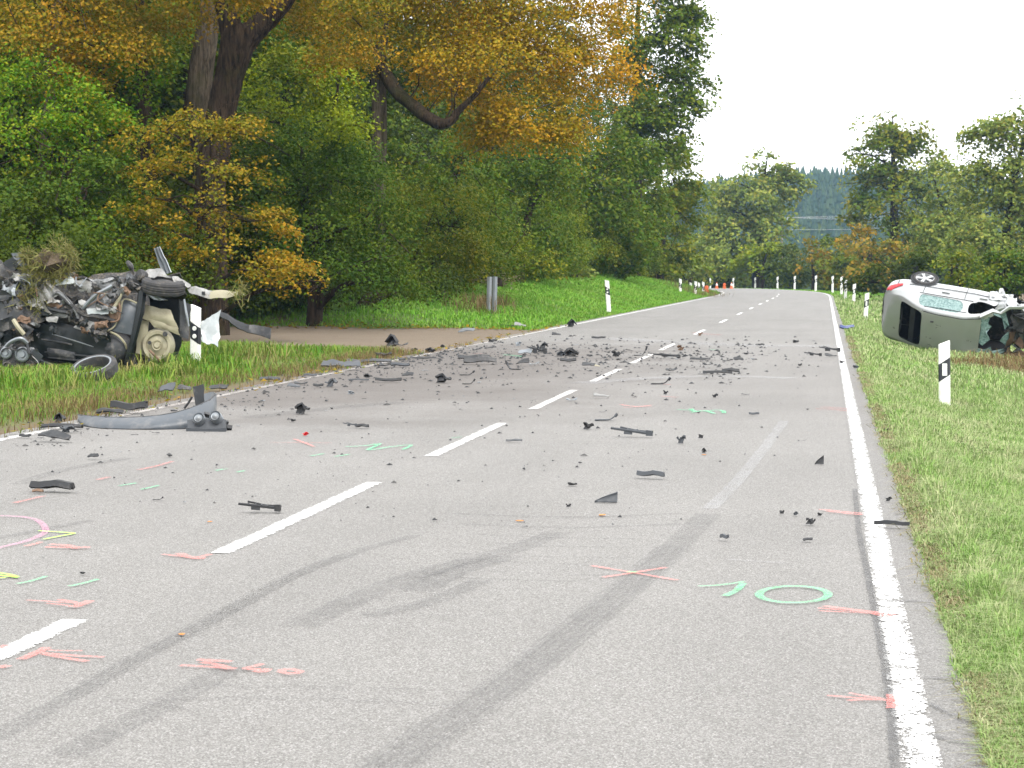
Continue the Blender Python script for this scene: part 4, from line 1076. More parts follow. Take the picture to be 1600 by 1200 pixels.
# ------------------------------------------------------------------ marker posts
def post_mesh(two_dots):
    """1.05 m plastic marker post, slanted head, black sleeve, reflector; front faces -Y; origin at the top centre"""
    w, dp, H = .085, .05, 1.5
    sl = -.045 if two_dots else .045              # height gained towards +x
    def prism(z_top, z_bot, k, g=0.0):
        q = [(-w, -.02), (-w * .7, -dp), (w * .7, -dp), (w, -.02), (w * .8, dp), (-w * .8, dp)]
        q = [(x * (1 + g / w), y * (1 + g / dp)) for x, y in q]
        top = [(x, y, z_top + k * x / w * sl) for x, y in q]; bot = [(x, y, z_bot + (k * x / w * sl if z_bot > -1 else 0)) for x, y in q]
        n = len(q)
        return top + bot, [tuple(range(n)), tuple(range(2 * n - 1, n - 1, -1))] + [(i, i + n, (i + 1) % n + n, (i + 1) % n) for i in range(n)]
    body = MB().add(*prism(-.03, -H, .7)).mesh("post_body", M['white_post'], 30)
    band = MB().add(*prism(-.30, -.56, 1.2, .003)).mesh("black_band", M['band'], 30)
    rf = MB()
    if two_dots:
        for z in (-.365, -.485): rf.lathe([(.0, .008), (.032, .008), (.036, 0)], (0, -dp - .004, z), (0, -1, 0), 14)
        refl = [rf.mesh("reflector", M['reflector'], 30)]
    else:
        refl = [rf.box((0, -dp - .006, -.43), (.07, .012, .18)).mesh("reflector", M['reflector'], 30)]
    return body, band, refl
PM = {False: post_mesh(False), True: post_mesh(True)}
def post(px, ytop, d, dots, label, lean=(0, 0), sc=1.0, rz=0):
    p = at(px, ytop, d)
    o = empty("marker_post", p, label, "marker post", "marker posts along the road", 0)
    o.rotation_euler = (R(lean[1]), R(lean[0]), R(rz)); o.scale = (sc, sc, sc)
    b, k, r = PM[dots]
    link("post_body", b, o); link("black_band", k, o)
    for q in r: link("reflector", q, o)
    return o
post(1475, 532, 31.5, False, "white marker post nearest the camera on the right verge, in front of the silver car", (-1, 0), 1.0, 4)
post(1355, 457, 83, False, "leaning white marker post just left of the silver car's tail", (3.5, 2))
post(1335, 443, 120, False, "taller of the two close posts left of the silver car", (2, 0), 1.05)
post(1322, 437, 132, False, "second of the two close posts left of the silver car, farther back", (2, 0), 1.05)
post(1315, 432, 155, False, "post before the bend closing up behind the pair near the silver car", (0, 0), 1.1)
post(1301, 431, 173, False, "post standing where the right edge line starts to bend", (0, 0), 1.1)
post(1275, 430, 190, False, "post on the outer bend below the amber bushes", (1, 0), 1.15)
post(1242, 431, 204, False, "post on the outer bend in front of the dark bush", (1, 0), 1.15)
post(1215, 432, 213, False, "post on the outer bend right of the yellow green bush", (0, 0), 1.15)
post(1180, 433, 222, False, "post on the outer bend below the yellow green bush", (0, 0), 1.15)
post(1146, 434, 231, False, "post on the outer bend right beside the right hand cone", (1, 0), 1.1)
post(1110, 434, 240, False, "post on the outer bend left of the cones", (0, 0), 1.1)
post(1071, 434, 246, False, "distant post showing just right of the front post of the bend's inner cluster", (0, 0), 1.1)
post(1063, 435, 130, True, "front and largest post of the inner bend's cluster", (0, 0), 1.0)
post(1087, 439, 136, True, "post in brown weeds in the middle of the inner bend's cluster", (1, 0), 1.0)
post(1079, 441, 165, True, "small post half hidden in weeds behind the inner bend's front posts", (0, 0), 1.0)
post(1092, 441, 158, True, "post close behind the middle post of the inner bend's cluster", (2, 0), 1.0)
post(1099, 440, 148, True, "rightmost post of the inner bend's cluster beside an orange lamp", (2, 0), 1.0)
post(948, 437, 79, True, "white marker post alone on the green bank left of the road", (-4, 0), 1.0)
post(306, 476, 33.5, True, "weathered leaning marker post beside the dark wreck", (2, 3), 1.08, -6)

# zinc guide post on the bank
b = at(768, 432, 61); zg = gz(b.x, b.y)
zp = empty("zinc_post", (b.x, b.y, zg), "pair of grey zinc channel posts standing on the green bank in brown weeds", "post")
H = b.z - zg
def channel(x0, x1, h):
    q = [(x0, .03), (x0 + .012, -.03), ((x0 + x1) / 2, -.045), (x1 - .012, -.03), (x1, .03)]
    mb = MB()
    for (a, bb) in zip(q[:-1], q[1:]):
        mb.slab([(a[0], a[1], -.3), (bb[0], bb[1], -.3), (bb[0], bb[1], h), (a[0], a[1], h)], .008)
    return mb
channel(-.155, -.005, H - .01).build("channel", M['zinc'], zp, None)
channel(.012, .145, H).build("channel", M['zinc'], zp, None)
mb = MB()
for x in (-.155, -.004, .012, .145): mb.box((x, .032, (H - .3) / 2), (.012, .012, H + .28))
mb.build("rim", M['pale_metal'], zp, None)
zp.rotation_euler = (0, R(1.5), R(8))

# cones and lamps at the bend
def cone(px, ytop, d, label):
    p = at(px, ytop, d); z = float(drop(p.y))
    o = empty("traffic_cone", (p.x, p.y, z), label, "traffic cone", "traffic cones at the bend")
    h = .66
    MB().lathe([(.17, .03), (.02, h), (0, h)], (0, 0, 0), n=14).build("cone_body", M['orange'], o)
    MB().box((0, 0, .02), (0.36, .36, .04)).build("base", M['orange'], o)
    MB().lathe([(.17 - .15 * .45 + .005, .03 + .72 * .4), (.17 - .15 * .75 + .005, .03 + .72 * .68)], n=14).build("white_band", M['cone_white'], o)
    return o
cone(1120, 441, 214, "left one of two orange cones where the road leaves the view")
cone(1143, 441, 214, "right one of two orange cones, beside a marker post at the bend")
def lamp(px, py, d, label):
    p = at(px, py, d); z = float(drop(p.y)) if abs(px - 1132) < 5 else gz(p.x, p.y)
    o = empty("warning_lamp", (p.x, p.y, z), label, "warning lamp")
    MB().box((0, 0, .14), (.3, .14, .28)).build("battery_box", M['orange'], o)
    MB().lathe([(0, .07), (.13, .07), (.15, .04), (.15, -.04), (.13, -.07), (0, -.07)], (0, 0, .42), (0, 1, 0), 16).build("lens", M['orange'], o)
lamp(1132, 446, 213, "orange warning lamp standing between the two cones")
lamp(1104, 447, 150, "orange warning lamp beside the rightmost post of the inner cluster")

# overhead line in front of the blue hill
p0 = at(1222, 340, 330)
pl = empty("power_pole", (p0.x, p0.y, gz(p0.x, p0.y) - 3), "pale power pole with wires seen between the bend trees", "power pole")
hp_ = p0.z - pl.location.z
MB().tube([(0, 0, 0), (0, 0, hp_ + .5)], [.16, .1], 8).build("pole", M['wood_pole'], pl)
MB().box((0, 0, hp_ - .2), (2.6, .12, .14)).build("crossarm", M['wire'], pl)
for k, (dz, x0) in enumerate(((0, -1.2), (0, 0), (0, 1.2), (-1.9, .1))):
    e = at(1500, 318 + 8 * k, 300); s0 = Vector((x0, 0, hp_ + dz)); e = e - pl.location
    MB().tube([s0, s0.lerp(e, .5) + Vector((0, 0, -.7)), e], .018, 5).build("wire", M['wire'], pl)

# ------------------------------------------------------------------ silver car on its side
XS = [-2.19, -2.14, -2.11, -2.05, -1.95, -1.8, -1.66, -1.5, -1.34, -1.18, -1.02, -.8, -.55, -.3, -.02, .1, .3, .5, .68, .85, 1.05, 1.25, 1.42, 1.6, 1.85, 2.0, 2.08]
def tab(x, t): return float(np.interp(x, [q[0] for q in t], [q[1] for q in t]))
def ring(x, k=1.0):
    W = tab(x, [(-2.19, .40), (-2.14, .60), (-2.06, .75), (-1.8, .83), (-1.3, .86), (0, .87), (1.2, .86), (1.7, .8), (1.95, .7), (2.08, .55)])
    zr = tab(x, [(-2.19, .74), (-2.14, .85), (-2.06, .93), (-1.9, 1.0), (-1.66, 1.06), (-1.35, 1.26), (-1.02, 1.41), (-.6, 1.47), (0, 1.48), (.5, 1.43), (.85, 1.24), (1.25, .99), (1.6, .90), (1.95, .78), (2.08, .6)])
    wr = tab(x, [(-2.19, .38), (-2.12, .58), (-1.7, .68), (-1.02, .61), (0, .60), (.5, .62), (1.25, .72), (1.6, .72), (2.08, .5)])
    zs = tab(x, [(-2.19, .52), (-2.14, .44), (-1.95, .27), (-1.5, .22), (1.5, .22), (2.08, .34)])
    zb = min(.93, zr - .04)
    wb = W * .955
    P = [(W * .8, zs - .02), (W * .95, zs + .07), (W, min(.52, zb - .2)), (W * .995, min(.74, zb - .1)), (wb, zb)]
    for t in (.1, .80, .94): P.append((wb + (wr - wb) * t ** .9, zb + (zr - zb) * t))
    P += [(wr * .84, zr), (wr * .45, zr + .012), (0, zr + .016)]
    full = P + [(-a, b) for a, b in P[-2::-1]]
    return [Vector((x, y * k, .75 + (z - .75) * k)) for y, z in full]
NR = 21
def dent(p):
    w = max(0, (p.x - (.30 if p.y > .3 else .7)) / 1.2)
    n1 = mnoise.noise_vector(p * 2.6 + Vector((3, 1, 7))); n2 = mnoise.noise_vector(p * 6.5)
    q = p + (n1 * .26 + n2 * .10) * min(1, w) ** 1.2
    q.x -= .35 * max(0, w) ** 2
    r = math.exp(-((p.x - .35) ** 2 / .05 + (p.y + .15) ** 2 / .06)) if p.z > 1.3 else 0
    q.z -= .10 * r
    q += mnoise.noise_vector(p * 1.9) * .018
    if p.x > .1 and p.z > 1.0: q.z -= .12 * min(1, (p.x - .1) / .5) * (1 if p.y > .2 else .3)
    return q
def open_face(xm, j):
    if -1.66 < xm < -1.02 and 8 <= j <= 11: return 'rear'
    if .5 < xm < 1.25 and 8 <= j <= 11: return 'front'
    if xm > 1.25 and not (j in (2, 3) and xm < 1.6) and not (j in (12, 16, 17) and xm < 1.9): return 'gone'
    side = j in (5, 14)
    if side and -1.15 < xm < -.02: return 'side_rear_left' if j == 5 else 'side_rear_right'
    if j == 4 and .3 < xm < 1.05: return 'side_front'
    if side and 0.1 < xm < .9: return 'side_front'
    return None
def car_shell(k, opened=True, only=None, off=0.0):
    mb = MB(); vs = []; fs = []
    for x in XS: vs += [dent(p) for p in ring(x, k)]
    for i in range(len(XS) - 1):
        xm = (XS[i] + XS[i + 1]) / 2
        for j in range(NR - 1):
            o = open_face(xm, j)
            if only is None and o: continue
            if only is not None and o not in only: continue
            fs.append((i * NR + j, (i + 1) * NR + j, (i + 1) * NR + j + 1, i * NR + j + 1))
        if only is None: fs.append((i * NR + NR - 1, (i + 1) * NR + NR - 1, (i + 1) * NR, i * NR))
    if only is None:
        fs.append(tuple(range(NR)))
    return mb.add(vs, fs)
def compact(mb):
    used = sorted({i for f in mb.f for i in f}); m = {o: n for n, o in enumerate(used)}
    mb.v = [mb.v[i] for i in used]; mb.f = [tuple(m[i] for i in f) for f in mb.f]; return mb
def subsurf(o, n):
    q = o.modifiers.new("smooth", 'SUBSURF'); q.levels = q.render_levels = n
CAR_S = .93
car_c = at(1507, 505, 52)
vv = (car_c - cam.location).normalized(); zz = Vector((0, 0, 1))
ROLL = R(31)
U_ = -vv * math.cos(ROLL) - zz * math.sin(ROLL); U_.normalize()
F_ = vv.cross(zz).normalized()
Fm = Matrix.Rotation(R(9.5), 3, vv) @ Matrix.Rotation(R(-7), 3, zz)
F_ = (Fm @ F_).normalized(); U_ = Fm @ U_; U_ = (U_ - F_ * U_.dot(F_)).normalized(); L_ = U_.cross(F_)
rotm = Matrix((F_, L_, U_)).transposed()
car = empty("overturned_car", car_c - rotm @ Vector((0, 0, .75 * CAR_S)), "silver hatchback lying on its side on the right verge with a crushed front", "car")
car.rotation_euler = rotm.to_euler(); car.scale = (CAR_S,) * 3
body = car_shell(1.0).build("body", M['silver'], car, 60); subsurf(body, 2)
inn = car_shell(.955).build("cabin_lining", M['interior'], car, 60)
MB().box((-.1, 0, .24), (3.3, 1.3, .06)).build("underbody", M['dark_metal'], car)
compact(car_shell(.985, only=('side_rear_left',))).build("side_window", M['glass_teal'], car, 60)
compact(car_shell(.985, only=('side_rear_right',))).build("side_window", M['glass_teal'], car, 60)
def wsp(u, v):                      # u along the screen from roof to bonnet, v across from left (+y)
    x = .5 + .75 * u; zr_ = float(np.interp(x, [.5, .85, 1.25], [1.43, 1.24, .99])); hw = .56 + .1 * u
    return dent(Vector((x, hw * (1 - 2 * v), zr_ - .01)))
for poly in ([(0, 0), (.3, 0), (.22, .14), (.36, .24), (.2, .38), (.34, .55), (.12, .72), (0, .62)], [(.45, 0), (1, 0), (1, .3), (.82, .36), (.9, .22), (.66, .12)], [(1, .42), (1, .8), (.72, .62), (.84, .5)], [(0, .78), (.2, .82), (.42, .74), (.5, .9), (.9, .86), (1, 1), (0, 1)]):
    q = []
    for i_ in range(len(poly)):
        a_, b_ = poly[i_], poly[(i_ + 1) % len(poly)]
        for t_ in (0, .5): q.append(wsp(a_[0] + (b_[0] - a_[0]) * t_, a_[1] + (b_[1] - a_[1]) * t_))
    ce = sum(q, Vector()) / len(q); n_q = len(q)
    mbq = MB().add(q + [ce], [(k_, (k_ + 1) % n_q, n_q) for k_ in range(n_q)]); mbq.crumple(.012, 9, len(poly))
    o_ = mbq.build("windscreen_shard", M['glass_teal'], car, None); sd_m = o_.modifiers.new("thick", 'SOLIDIFY'); sd_m.thickness = .008
MB().tube([dent(Vector((x, float(np.interp(x, [-1.66, -1.02, 0, .5, 1.25], [.63, .57, .56, .575, .66])) , float(np.interp(x, [-1.66, -1.02, -.6, 0, .5, .85, 1.25], [1.065, 1.415, 1.475, 1.485, 1.435, 1.245, .995])))) + Vector((0, 0, .008))) for x in np.linspace(-1.0, .5, 12)], .011, 5).build("roof_edge_shadow", M['interior'], car)  # dark tube paints the shadow line of the drip rail along the roof edge
rwg = MB()
rwg.slab([(-1.63, .45, 1.05), (-1.58, .2, 1.1), (-1.6, -.3, 1.09), (-1.64, -.5, 1.05)], .006)
rwg.build("rear_window_rest", M['interior'], car, None)
for sx, sy in ((-.1, .36), (-.1, -.36)):
    MB().box((sx, sy, .55), (.5, .5, .16)).box((sx - .26, sy, .88), (.14, .48, .62), (0, R(-12), 0)).box((sx - .33, sy, 1.26), (.1, .25, .18)).build("seat", M['interior'], car)
MB().box((-1.0, 0, .55), (.5, 1.2, .16)).box((-1.25, 0, .85), (.14, 1.2, .55), (0, R(-14), 0)).build("rear_seat", M['interior'], car)
# tail light: follows the rear corner of the flank
def flank(x, z, off):
    r = ring(x); 
    for a, b in zip(r[:8], r[1:9]):
        if a.z <= z <= b.z:
            t = (z - a.z) / (b.z - a.z + 1e-9); q = a.lerp(b, t); return dent(Vector((q.x, q.y + off, q.z)))
    return dent(r[4] + Vector((0, off, 0)))
tl = MB().sheet(lambda u, v: flank(-2.09 + .38 * u, .90 - .18 * u + (v - .5) * (.25 - .17 * u), .014), 6, 3, .02)
tl.build("tail_light", M['red_lens'], car, 50)
MB().tube([flank(x, .66, .012) for x in np.linspace(-1.55, .7, 10)], .009, 5).build("side_trim", M['dark_grey'], car)
for sx_ in (-1.12, -.04):
    MB().tube([flank(sx_, z_, .004) for z_ in np.linspace(.34, .93, 8)], .007, 4).build("door_seam", M['interior'], car)
for z_, x0_, x1_ in ((.955, -1.2, .2), (1.32, -1.0, .1)):
    MB().tube([flank(x_, z_, .006) for x_ in np.linspace(x0_, x1_, 9)], .009, 4).build("window_seal", M['interior'], car)
MB().sheet(lambda u, v: flank(-1.86 + .5 * 0 + .02 * u, .45 + .3 * v, .004), 1, 4, .004).build("bumper_seam", M['interior'], car)
for hx in (-.55, .45):
    MB().box(flank(hx, .82, .02), (.2, .03, .03)).build("door_handle", M['silver'], car)
MB().tube([dent(Vector((x, .33, 1.47))) for x in (-.78, -.70)], .02, 6).build("aerial_base", M['black'], car)
def wheel(parent, c, axis, rad=.31, wid=.2, spokes=5):
    ax = Vector(axis).normalized(); c = Vector(c)
    prof = [(rad * .79, -wid / 2), (rad * .9, -wid / 2), (rad * .985, -wid * .38), (rad, -wid * .15), (rad, wid * .15), (rad * .985, wid * .38), (rad * .9, wid / 2), (rad * .81, wid / 2), (rad * .79, wid * .35), (rad * .79, -wid / 2)]
    w = empty("wheel", c, None, None); w.parent = parent
    for k in ("label", "category"):
        if k in w: del w[k]
    MB().lathe(prof, axis=ax, n=28).build("tyre", M['rubber'], w, 40)
    rm = MB().lathe([(rad * .79, -wid * .3), (rad * .80, wid * .40), (rad * .74, wid * .44), (rad * .72, wid * .3), (rad * .70, -wid * .2), (0, -wid * .2)], axis=ax, n=28)
    MB_b = MB().lathe([(rad * .70, wid * .02), (0, wid * .02)], axis=ax, n=20); MB_b.build("brake_disc", M['dark_grey'], w)
    a = ax.orthogonal().normalized(); b = ax.cross(a)
    for k in range(spokes):
        t = 2 * math.pi * k / spokes + .3
        for dt in (-.13, .13):
            r0 = a * math.cos(t + dt * 1.2) + b * math.sin(t + dt * 1.2); r1 = a * math.cos(t + dt) + b * math.sin(t + dt)
            rm.tube([r0 * rad * .1 + ax * wid * .36, r1 * rad * .74 + ax * wid * .40], [.022, .018], 5)
    rm.lathe([(rad * .2, wid * .2), (rad * .2, wid * .42), (rad * .1, wid * .46), (0, wid * .46)], axis=ax, n=14)
    rm.build("rim", M['alloy'], w, 40)
    return w
wheel(car, (-1.22, .80, .27), (0, 1, 0))
wheel(car, (-1.22, -.80, .27), (0, -1, 0))
MB().lathe([(.30, .0), (.375, 0), (.37, .012), (.33, .016)], (-1.22, .865, .29), (0, 1, 0), 28).build("wheel_arch", M['interior'], car, 40)
# crushed engine bay
for k_, (xa_, xb_, za_, zb_, sd_k) in enumerate(((.55, 1.25, .45, .80, 3), (1.0, 1.55, .62, .95, 5), (.75, 1.1, .30, .52, 8))):
    MB().sheet(lambda u, v: Vector((xa_ + (xb_ - xa_) * u, .90 - .1 * u + .06 * math.sin(u * 7 + v * 4), za_ + (zb_ - za_) * v)), 9, 6, .02).crumple(.06, 5, sd_k).crumple(.025, 13, sd_k).build("torn_panel", M['silver'], car, 40)
MB().tube([Vector(q) for q in ((.45, .66, 1.38), (.75, .80, 1.22), (.95, .74, 1.16), (1.15, .86, 1.02), (1.45, .92, 1.0), (1.7, .98, .92))], [.05, .06, .05, .055, .045, .03], 7).crumple(.03, 7, 4).build("windscreen_pillar", M['silver'], car, 40)
for k in range(26):
    g = np.random.default_rng(300 + k)
    c = Vector((1.2 + g.random() * .95, g.uniform(-.6, .65), .45 + g.random() * .6))
    gq = g.random()
    mb = MB().sheet(lambda u, v: c + Vector(((u - .5) * (.3 + .3 * gq), (v - .5) * .35, .12 * math.sin(u * 5 + k))), 5, 4, .03).crumple(.16, 3.2, k)
    mb.build(("engine_part", "torn_panel")[k % 2], (M['dark_metal'], M['steel'], M['dark_grey'], M['rust'], M['pale_metal'], M['dark_metal'])[k % 6], car, 40)
mb = MB()
for k in range(5):
    g = np.random.default_rng(340 + k); a = Vector((1.2, .5 - .2 * k, .8)); e = a + Vector((1.0 + .3 * g.random(), g.normal(0, .3), g.normal(.1, .3)))
    mb = MB().tube([a, a.lerp(e, .5) + Vector((0, g.normal(0, .15), .1)), e], [.03, .025, .02], 6).crumple(.05, 4, k)
    mb.build("strut", M[('steel', 'dark_metal')[k % 2]], car)

# ------------------------------------------------------------------ dark wreck on the left verge
WD = 30.6
w0 = at(150, 590, WD); w0 = Vector((w0.x, w0.y, gz(w0.x, w0.y)))
wreck = empty("wrecked_car", w0, "crushed dark car torn open on the left verge, a mass of bent metal", "car")
def W(cx, cy, dd=0.0): return at(cx / 4, 350 + cy / 4, WD + dd) - w0
def qsheet(name, c4, mat, t=.015, amp=.04, sc=4, seed=0, nu=7, nv=5, bulge=0.0, parent=None, smooth=35, wave=0):
    """crumpled sheet through four corners (cx, cy, depth), in the order top-left, top-right, bottom-right, bottom-left"""
    a, b, c, d = [W(*q) for q in c4]
    n = (b - a).cross(d - a).normalized()
    if n.y > 0: n = -n
    f = lambda u, v: a.lerp(b, u).lerp(d.lerp(c, u), v) + n * (bulge * math.sin(u * math.pi) * math.sin(v * math.pi) + wave * math.sin(u * 9 + v * 3 + seed))
    mb = MB().sheet(f, nu, nv, t).crumple(amp, sc, seed)
    return mb.build(name, mat, parent or wreck, smooth)
def tubes(name, pts, r, mat, n=8, parent=None, amp=0.0, seed=0):
    P = [Vector(p) for p in smooth_path([W(*q) for q in pts], 4)]
    rr = list(np.interp(np.linspace(0, 1, len(P)), np.linspace(0, 1, len(r)), r)) if hasattr(r, '__len__') else r
    mb = MB().tube(P, rr, n)
    if amp: mb.crumple(amp, 6, seed)
    return mb.build(name, mat, parent or wreck, 40)
# dark sheet for the shaded void behind torn metal, closed at rear and roof
qsheet("void_backing", [(-250, 330, .5), (860, 330, .7), (1150, 480, .6), (1130, 880, .5)][:2] + [(1120, 880, .5), (-250, 880, .5)], M['dark_metal'], .03, .16, 1.8, 3, 16, 9, .1)
qsheet("rear_panel", [(-250, 420, .9), (1150, 420, 1.7), (1100, 900, 1.6), (-250, 900, 1.6)], M['black_paint'], .03, .10, 2, 5, 10, 6, 0)
qsheet("roof_skin", [(-250, 350, .6), (1100, 330, .6), (1150, 440, 1.6), (-250, 420, 1.6)], M['dark_metal'], .02, .16, 2.4, 8, 14, 5, 0)
# door; a pale tube paints the highlight along its crease
qsheet("door", [(190, 610, -.02), (680, 690, -.12), (720, 885, -.1), (180, 835, .05)], M['black_paint'], .05, .055, 3.2, 11, 14, 8, .05)
qsheet("door_edge", [(235, 590, .05), (470, 640, 0), (440, 670, -.02), (170, 700, .03)], M['black_paint'], .03, .03, 4, 12, 6, 3, .02)
tubes("crease_highlight", [(325, 688, -.12), (450, 725, -.15), (585, 768, -.16)], [.006, .011, .006], M['zinc'], 5)
tubes("sill", [(170, 830, 0), (300, 880, -.08), (440, 912, -.1), (620, 905, -.1), (830, 915, -.05)], [.05, .055, .05, .045, .04], M['black_paint'])
tubes("sill_trim", [(230, 840, -.09), (330, 885, -.15), (460, 900, -.14)], .016, M['dark_grey'], 6)
# wheel-arch lining and cabin plastics
MB().lathe([(0, .16), (.12, .145), (.2, .09), (.235, 0), (.235, -.1)], W(728, 775, 0), (-.1, -1, .1), 18).crumple(.02, 5, 4).build("arch_lining", M['black2'], wreck, 50)
tubes("arch_rim", [(690, 675, -.14), (740, 700, -.17), (780, 745, -.16), (790, 780, -.1)], .017, M['beige'], 6)
qsheet("pillar_trim", [(770, 470, -.02), (865, 500, -.02), (840, 700, -.1), (690, 670, -.12)], M['grey_plastic'], .03, .02, 3, 14, 6, 6, .07)
tubes("door_seal", [(868, 500, -.1), (775, 470, -.1), (752, 560, -.12), (715, 640, -.16), (672, 668, -.17)], .014, M['beige'], 6)
tubes("door_pillar", [(890, 420, -.08), (875, 540, -.14), (840, 700, -.18), (805, 830, -.16), (800, 890, -.1)], [.07, .065, .055, .05, .07], M['black_paint'], 6)
qsheet("quarter_panel", [(805, 800, -.1), (845, 820, -.1), (865, 930, -.1), (790, 900, -.1)], M['black2'], .03, .02, 4, 15, 4, 4, 0)
# pale boot floor and spare wheel well
well = MB().lathe([(0, .07), (.035, .07), (.05, .045), (.07, .06), (.09, .03), (.15, .015), (.17, .05), (.215, .055), (.25, .0), (.265, -.06)], W(985, 760, .02), (.12, -1, .06), 30).crumple(.016, 3, 6).build("spare_wheel_well", M['beige'], wreck, 45)
MB().lathe([(0, .02), (.028, .02), (.03, 0)], W(935, 742, -.06), (.1, -1, 0), 12).build("drain_plug", M['black'], wreck)
MB().lathe([(0, .02), (.035, .02), (.04, 0)], W(1032, 688, -.06), (.1, -1, 0), 12).build("drain_plug", M['black'], wreck)
MB().lathe([(0, .02), (.03, .02), (.03, 0)], W(935, 850, -.02), (.1, -1, 0), 12).build("drain_plug", M['black'], wreck)
qsheet("boot_floor", [(915, 500, 0), (1075, 540, 0), (1118, 650, 0), (890, 590, -.02)], M['beige'], .012, .035, 4, 16, 7, 4, .05)
qsheet("boot_flange", [(930, 600, -.03), (1110, 650, -.03), (1120, 690, 0), (960, 645, -.02)], M['beige'], .012, .03, 6, 17, 6, 3, .02)
qsheet("well_side", [(870, 600, .05), (930, 600, .05), (920, 830, .08), (850, 800, .05)], M['beige'], .012, .03, 4, 18, 4, 5, .02)
tubes("bracket", [(935, 790, -.09), (965, 820, -.12), (1010, 865, -.06)], [.018, .024, .015], M['rust'], 6)
qsheet("tail_shell", [(1120, 470, .1), (1190, 500, .15), (1180, 720, .1), (1125, 700, .1)], M['black2'], .02, .03, 4, 19, 4, 6, 0)
# torn light metal across the top
for k, (c4, m, am) in enumerate([
    ([(160, 285, -.05), (205, 275, -.05), (330, 470, -.1), (270, 490, -.1)], 'pale_metal', .03),
    ([(200, 300, -.02), (255, 320, -.05), (385, 430, -.1), (330, 480, -.1)], 'pale_metal', .035),
    ([(345, 340, -.05), (455, 330, -.05), (460, 375, -.12), (350, 385, -.12)], 'pale_sheet', .02),
    ([(350, 310, 0), (470, 298, 0), (475, 325, -.05), (355, 330, -.05)], 'black2', .015),
    ([(460, 345, 0), (590, 360, 0), (560, 430, -.08), (470, 400, -.08)], 'pale_metal', .05),
    ([(570, 340, .02), (700, 320, .02), (720, 400, -.04), (600, 410, -.05)], 'steel', .06),
    ([(640, 330, .1), (830, 310, .1), (850, 380, 0), (690, 400, 0)], 'dark_metal', .06),
    ([(400, 410, -.04), (540, 420, -.04), (520, 500, -.06), (420, 470, -.06)], 'dark_metal', .06),
    ([(560, 450, -.02), (720, 420, -.04), (690, 520, -.08), (570, 540, -.08)], 'steel', .06),
    ([(640, 440, -.02), (760, 470, -.04), (740, 560, -.06), (650, 540, -.06)], 'beige', .05),
    ([(540, 530, -.12), (685, 520, -.12), (680, 565, -.16), (550, 562, -.16)], 'pale_sheet', .012),
    ([(480, 590, -.1), (655, 620, -.12), (672, 695, -.16), (462, 648, -.14)], 'pale_metal', .02),
    ([(330, 500, -.06), (450, 480, -.06), (470, 580, -.1), (300, 570, -.1)], 'steel', .05),
    ([(280, 570, -.1), (370, 580, -.12), (350, 615, -.14), (290, 605, -.14)], 'pale_metal', .02),
    ([(300, 540, -.08), (430, 535, -.08), (430, 560, -.12), (305, 562, -.12)], 'black2', .02),
    ([(-40, 300, 0), (90, 190, 0), (120, 260, -.05), (-20, 420, -.05)], 'black_paint', .04),
    ([(70, 185, 0), (120, 180, 0), (180, 260, -.05), (110, 250, -.05)], 'grey_plastic', .04),
    ([(-40, 370, -.05), (120, 330, -.05), (150, 430, -.1), (-40, 470, -.1)], 'dark_metal', .08),
    ([(20, 350, -.12), (130, 370, -.12), (100, 440, -.16), (10, 430, -.16)], 'zinc', .05),
    ([(-40, 440, -.08), (180, 400, -.06), (170, 450, -.12), (-40, 480, -.12)], 'black2', .04),
    ([(-40, 480, -.1), (150, 470, -.1), (170, 560, -.14), (-40, 580, -.14)], 'dark_metal', .09),
    ([(-40, 560, -.1), (60, 540, -.1), (70, 650, -.14), (-40, 660, -.14)], 'grey_plastic', .06),
    ([(-40, 640, -.1), (90, 650, -.1), (70, 790, -.12), (-40, 800, -.12)], 'black_paint', .03),
    ([(120, 480, -.08), (240, 500, -.08), (300, 600, -.1), (150, 620, -.1)], 'dark_metal', .07),
    ([(430, 560, -.02), (540, 600, -.05), (480, 640, -.08), (440, 610, -.08)], 'dark_metal', .03),
    ([(870, 385, -.12), (940, 410, -.14), (1040, 470, -.16), (960, 480, -.16)], 'zinc', .03),
    ([(900, 300, .1), (1010, 285, .1), (1060, 330, 0), (930, 340, 0)], 'pale_metal', .05),
    ([(1080, 330, .1), (1190, 370, .1), (1180, 400, .05), (1090, 380, .05)], 'pale_metal', .03),
    ([(690, 500, -.1), (740, 480, -.1), (745, 600, -.14), (690, 590, -.14)], 'rust', .04),
    ([(760, 330, .1), (880, 320, .1), (900, 420, 0), (790, 430, 0)], 'black2', .05),
    ([(200, 480, -.1), (250, 470, -.1), (330, 560, -.14), (250, 560, -.12)], 'pale_metal', .04)]):
    qsheet(('torn_panel', 'crumpled_sheet', 'bent_bracket')[k % 3], c4, M[m], .012, am * 1.3, 6, 30 + k, 6, 4, .02, wave=.012)
gS = np.random.default_rng(66)
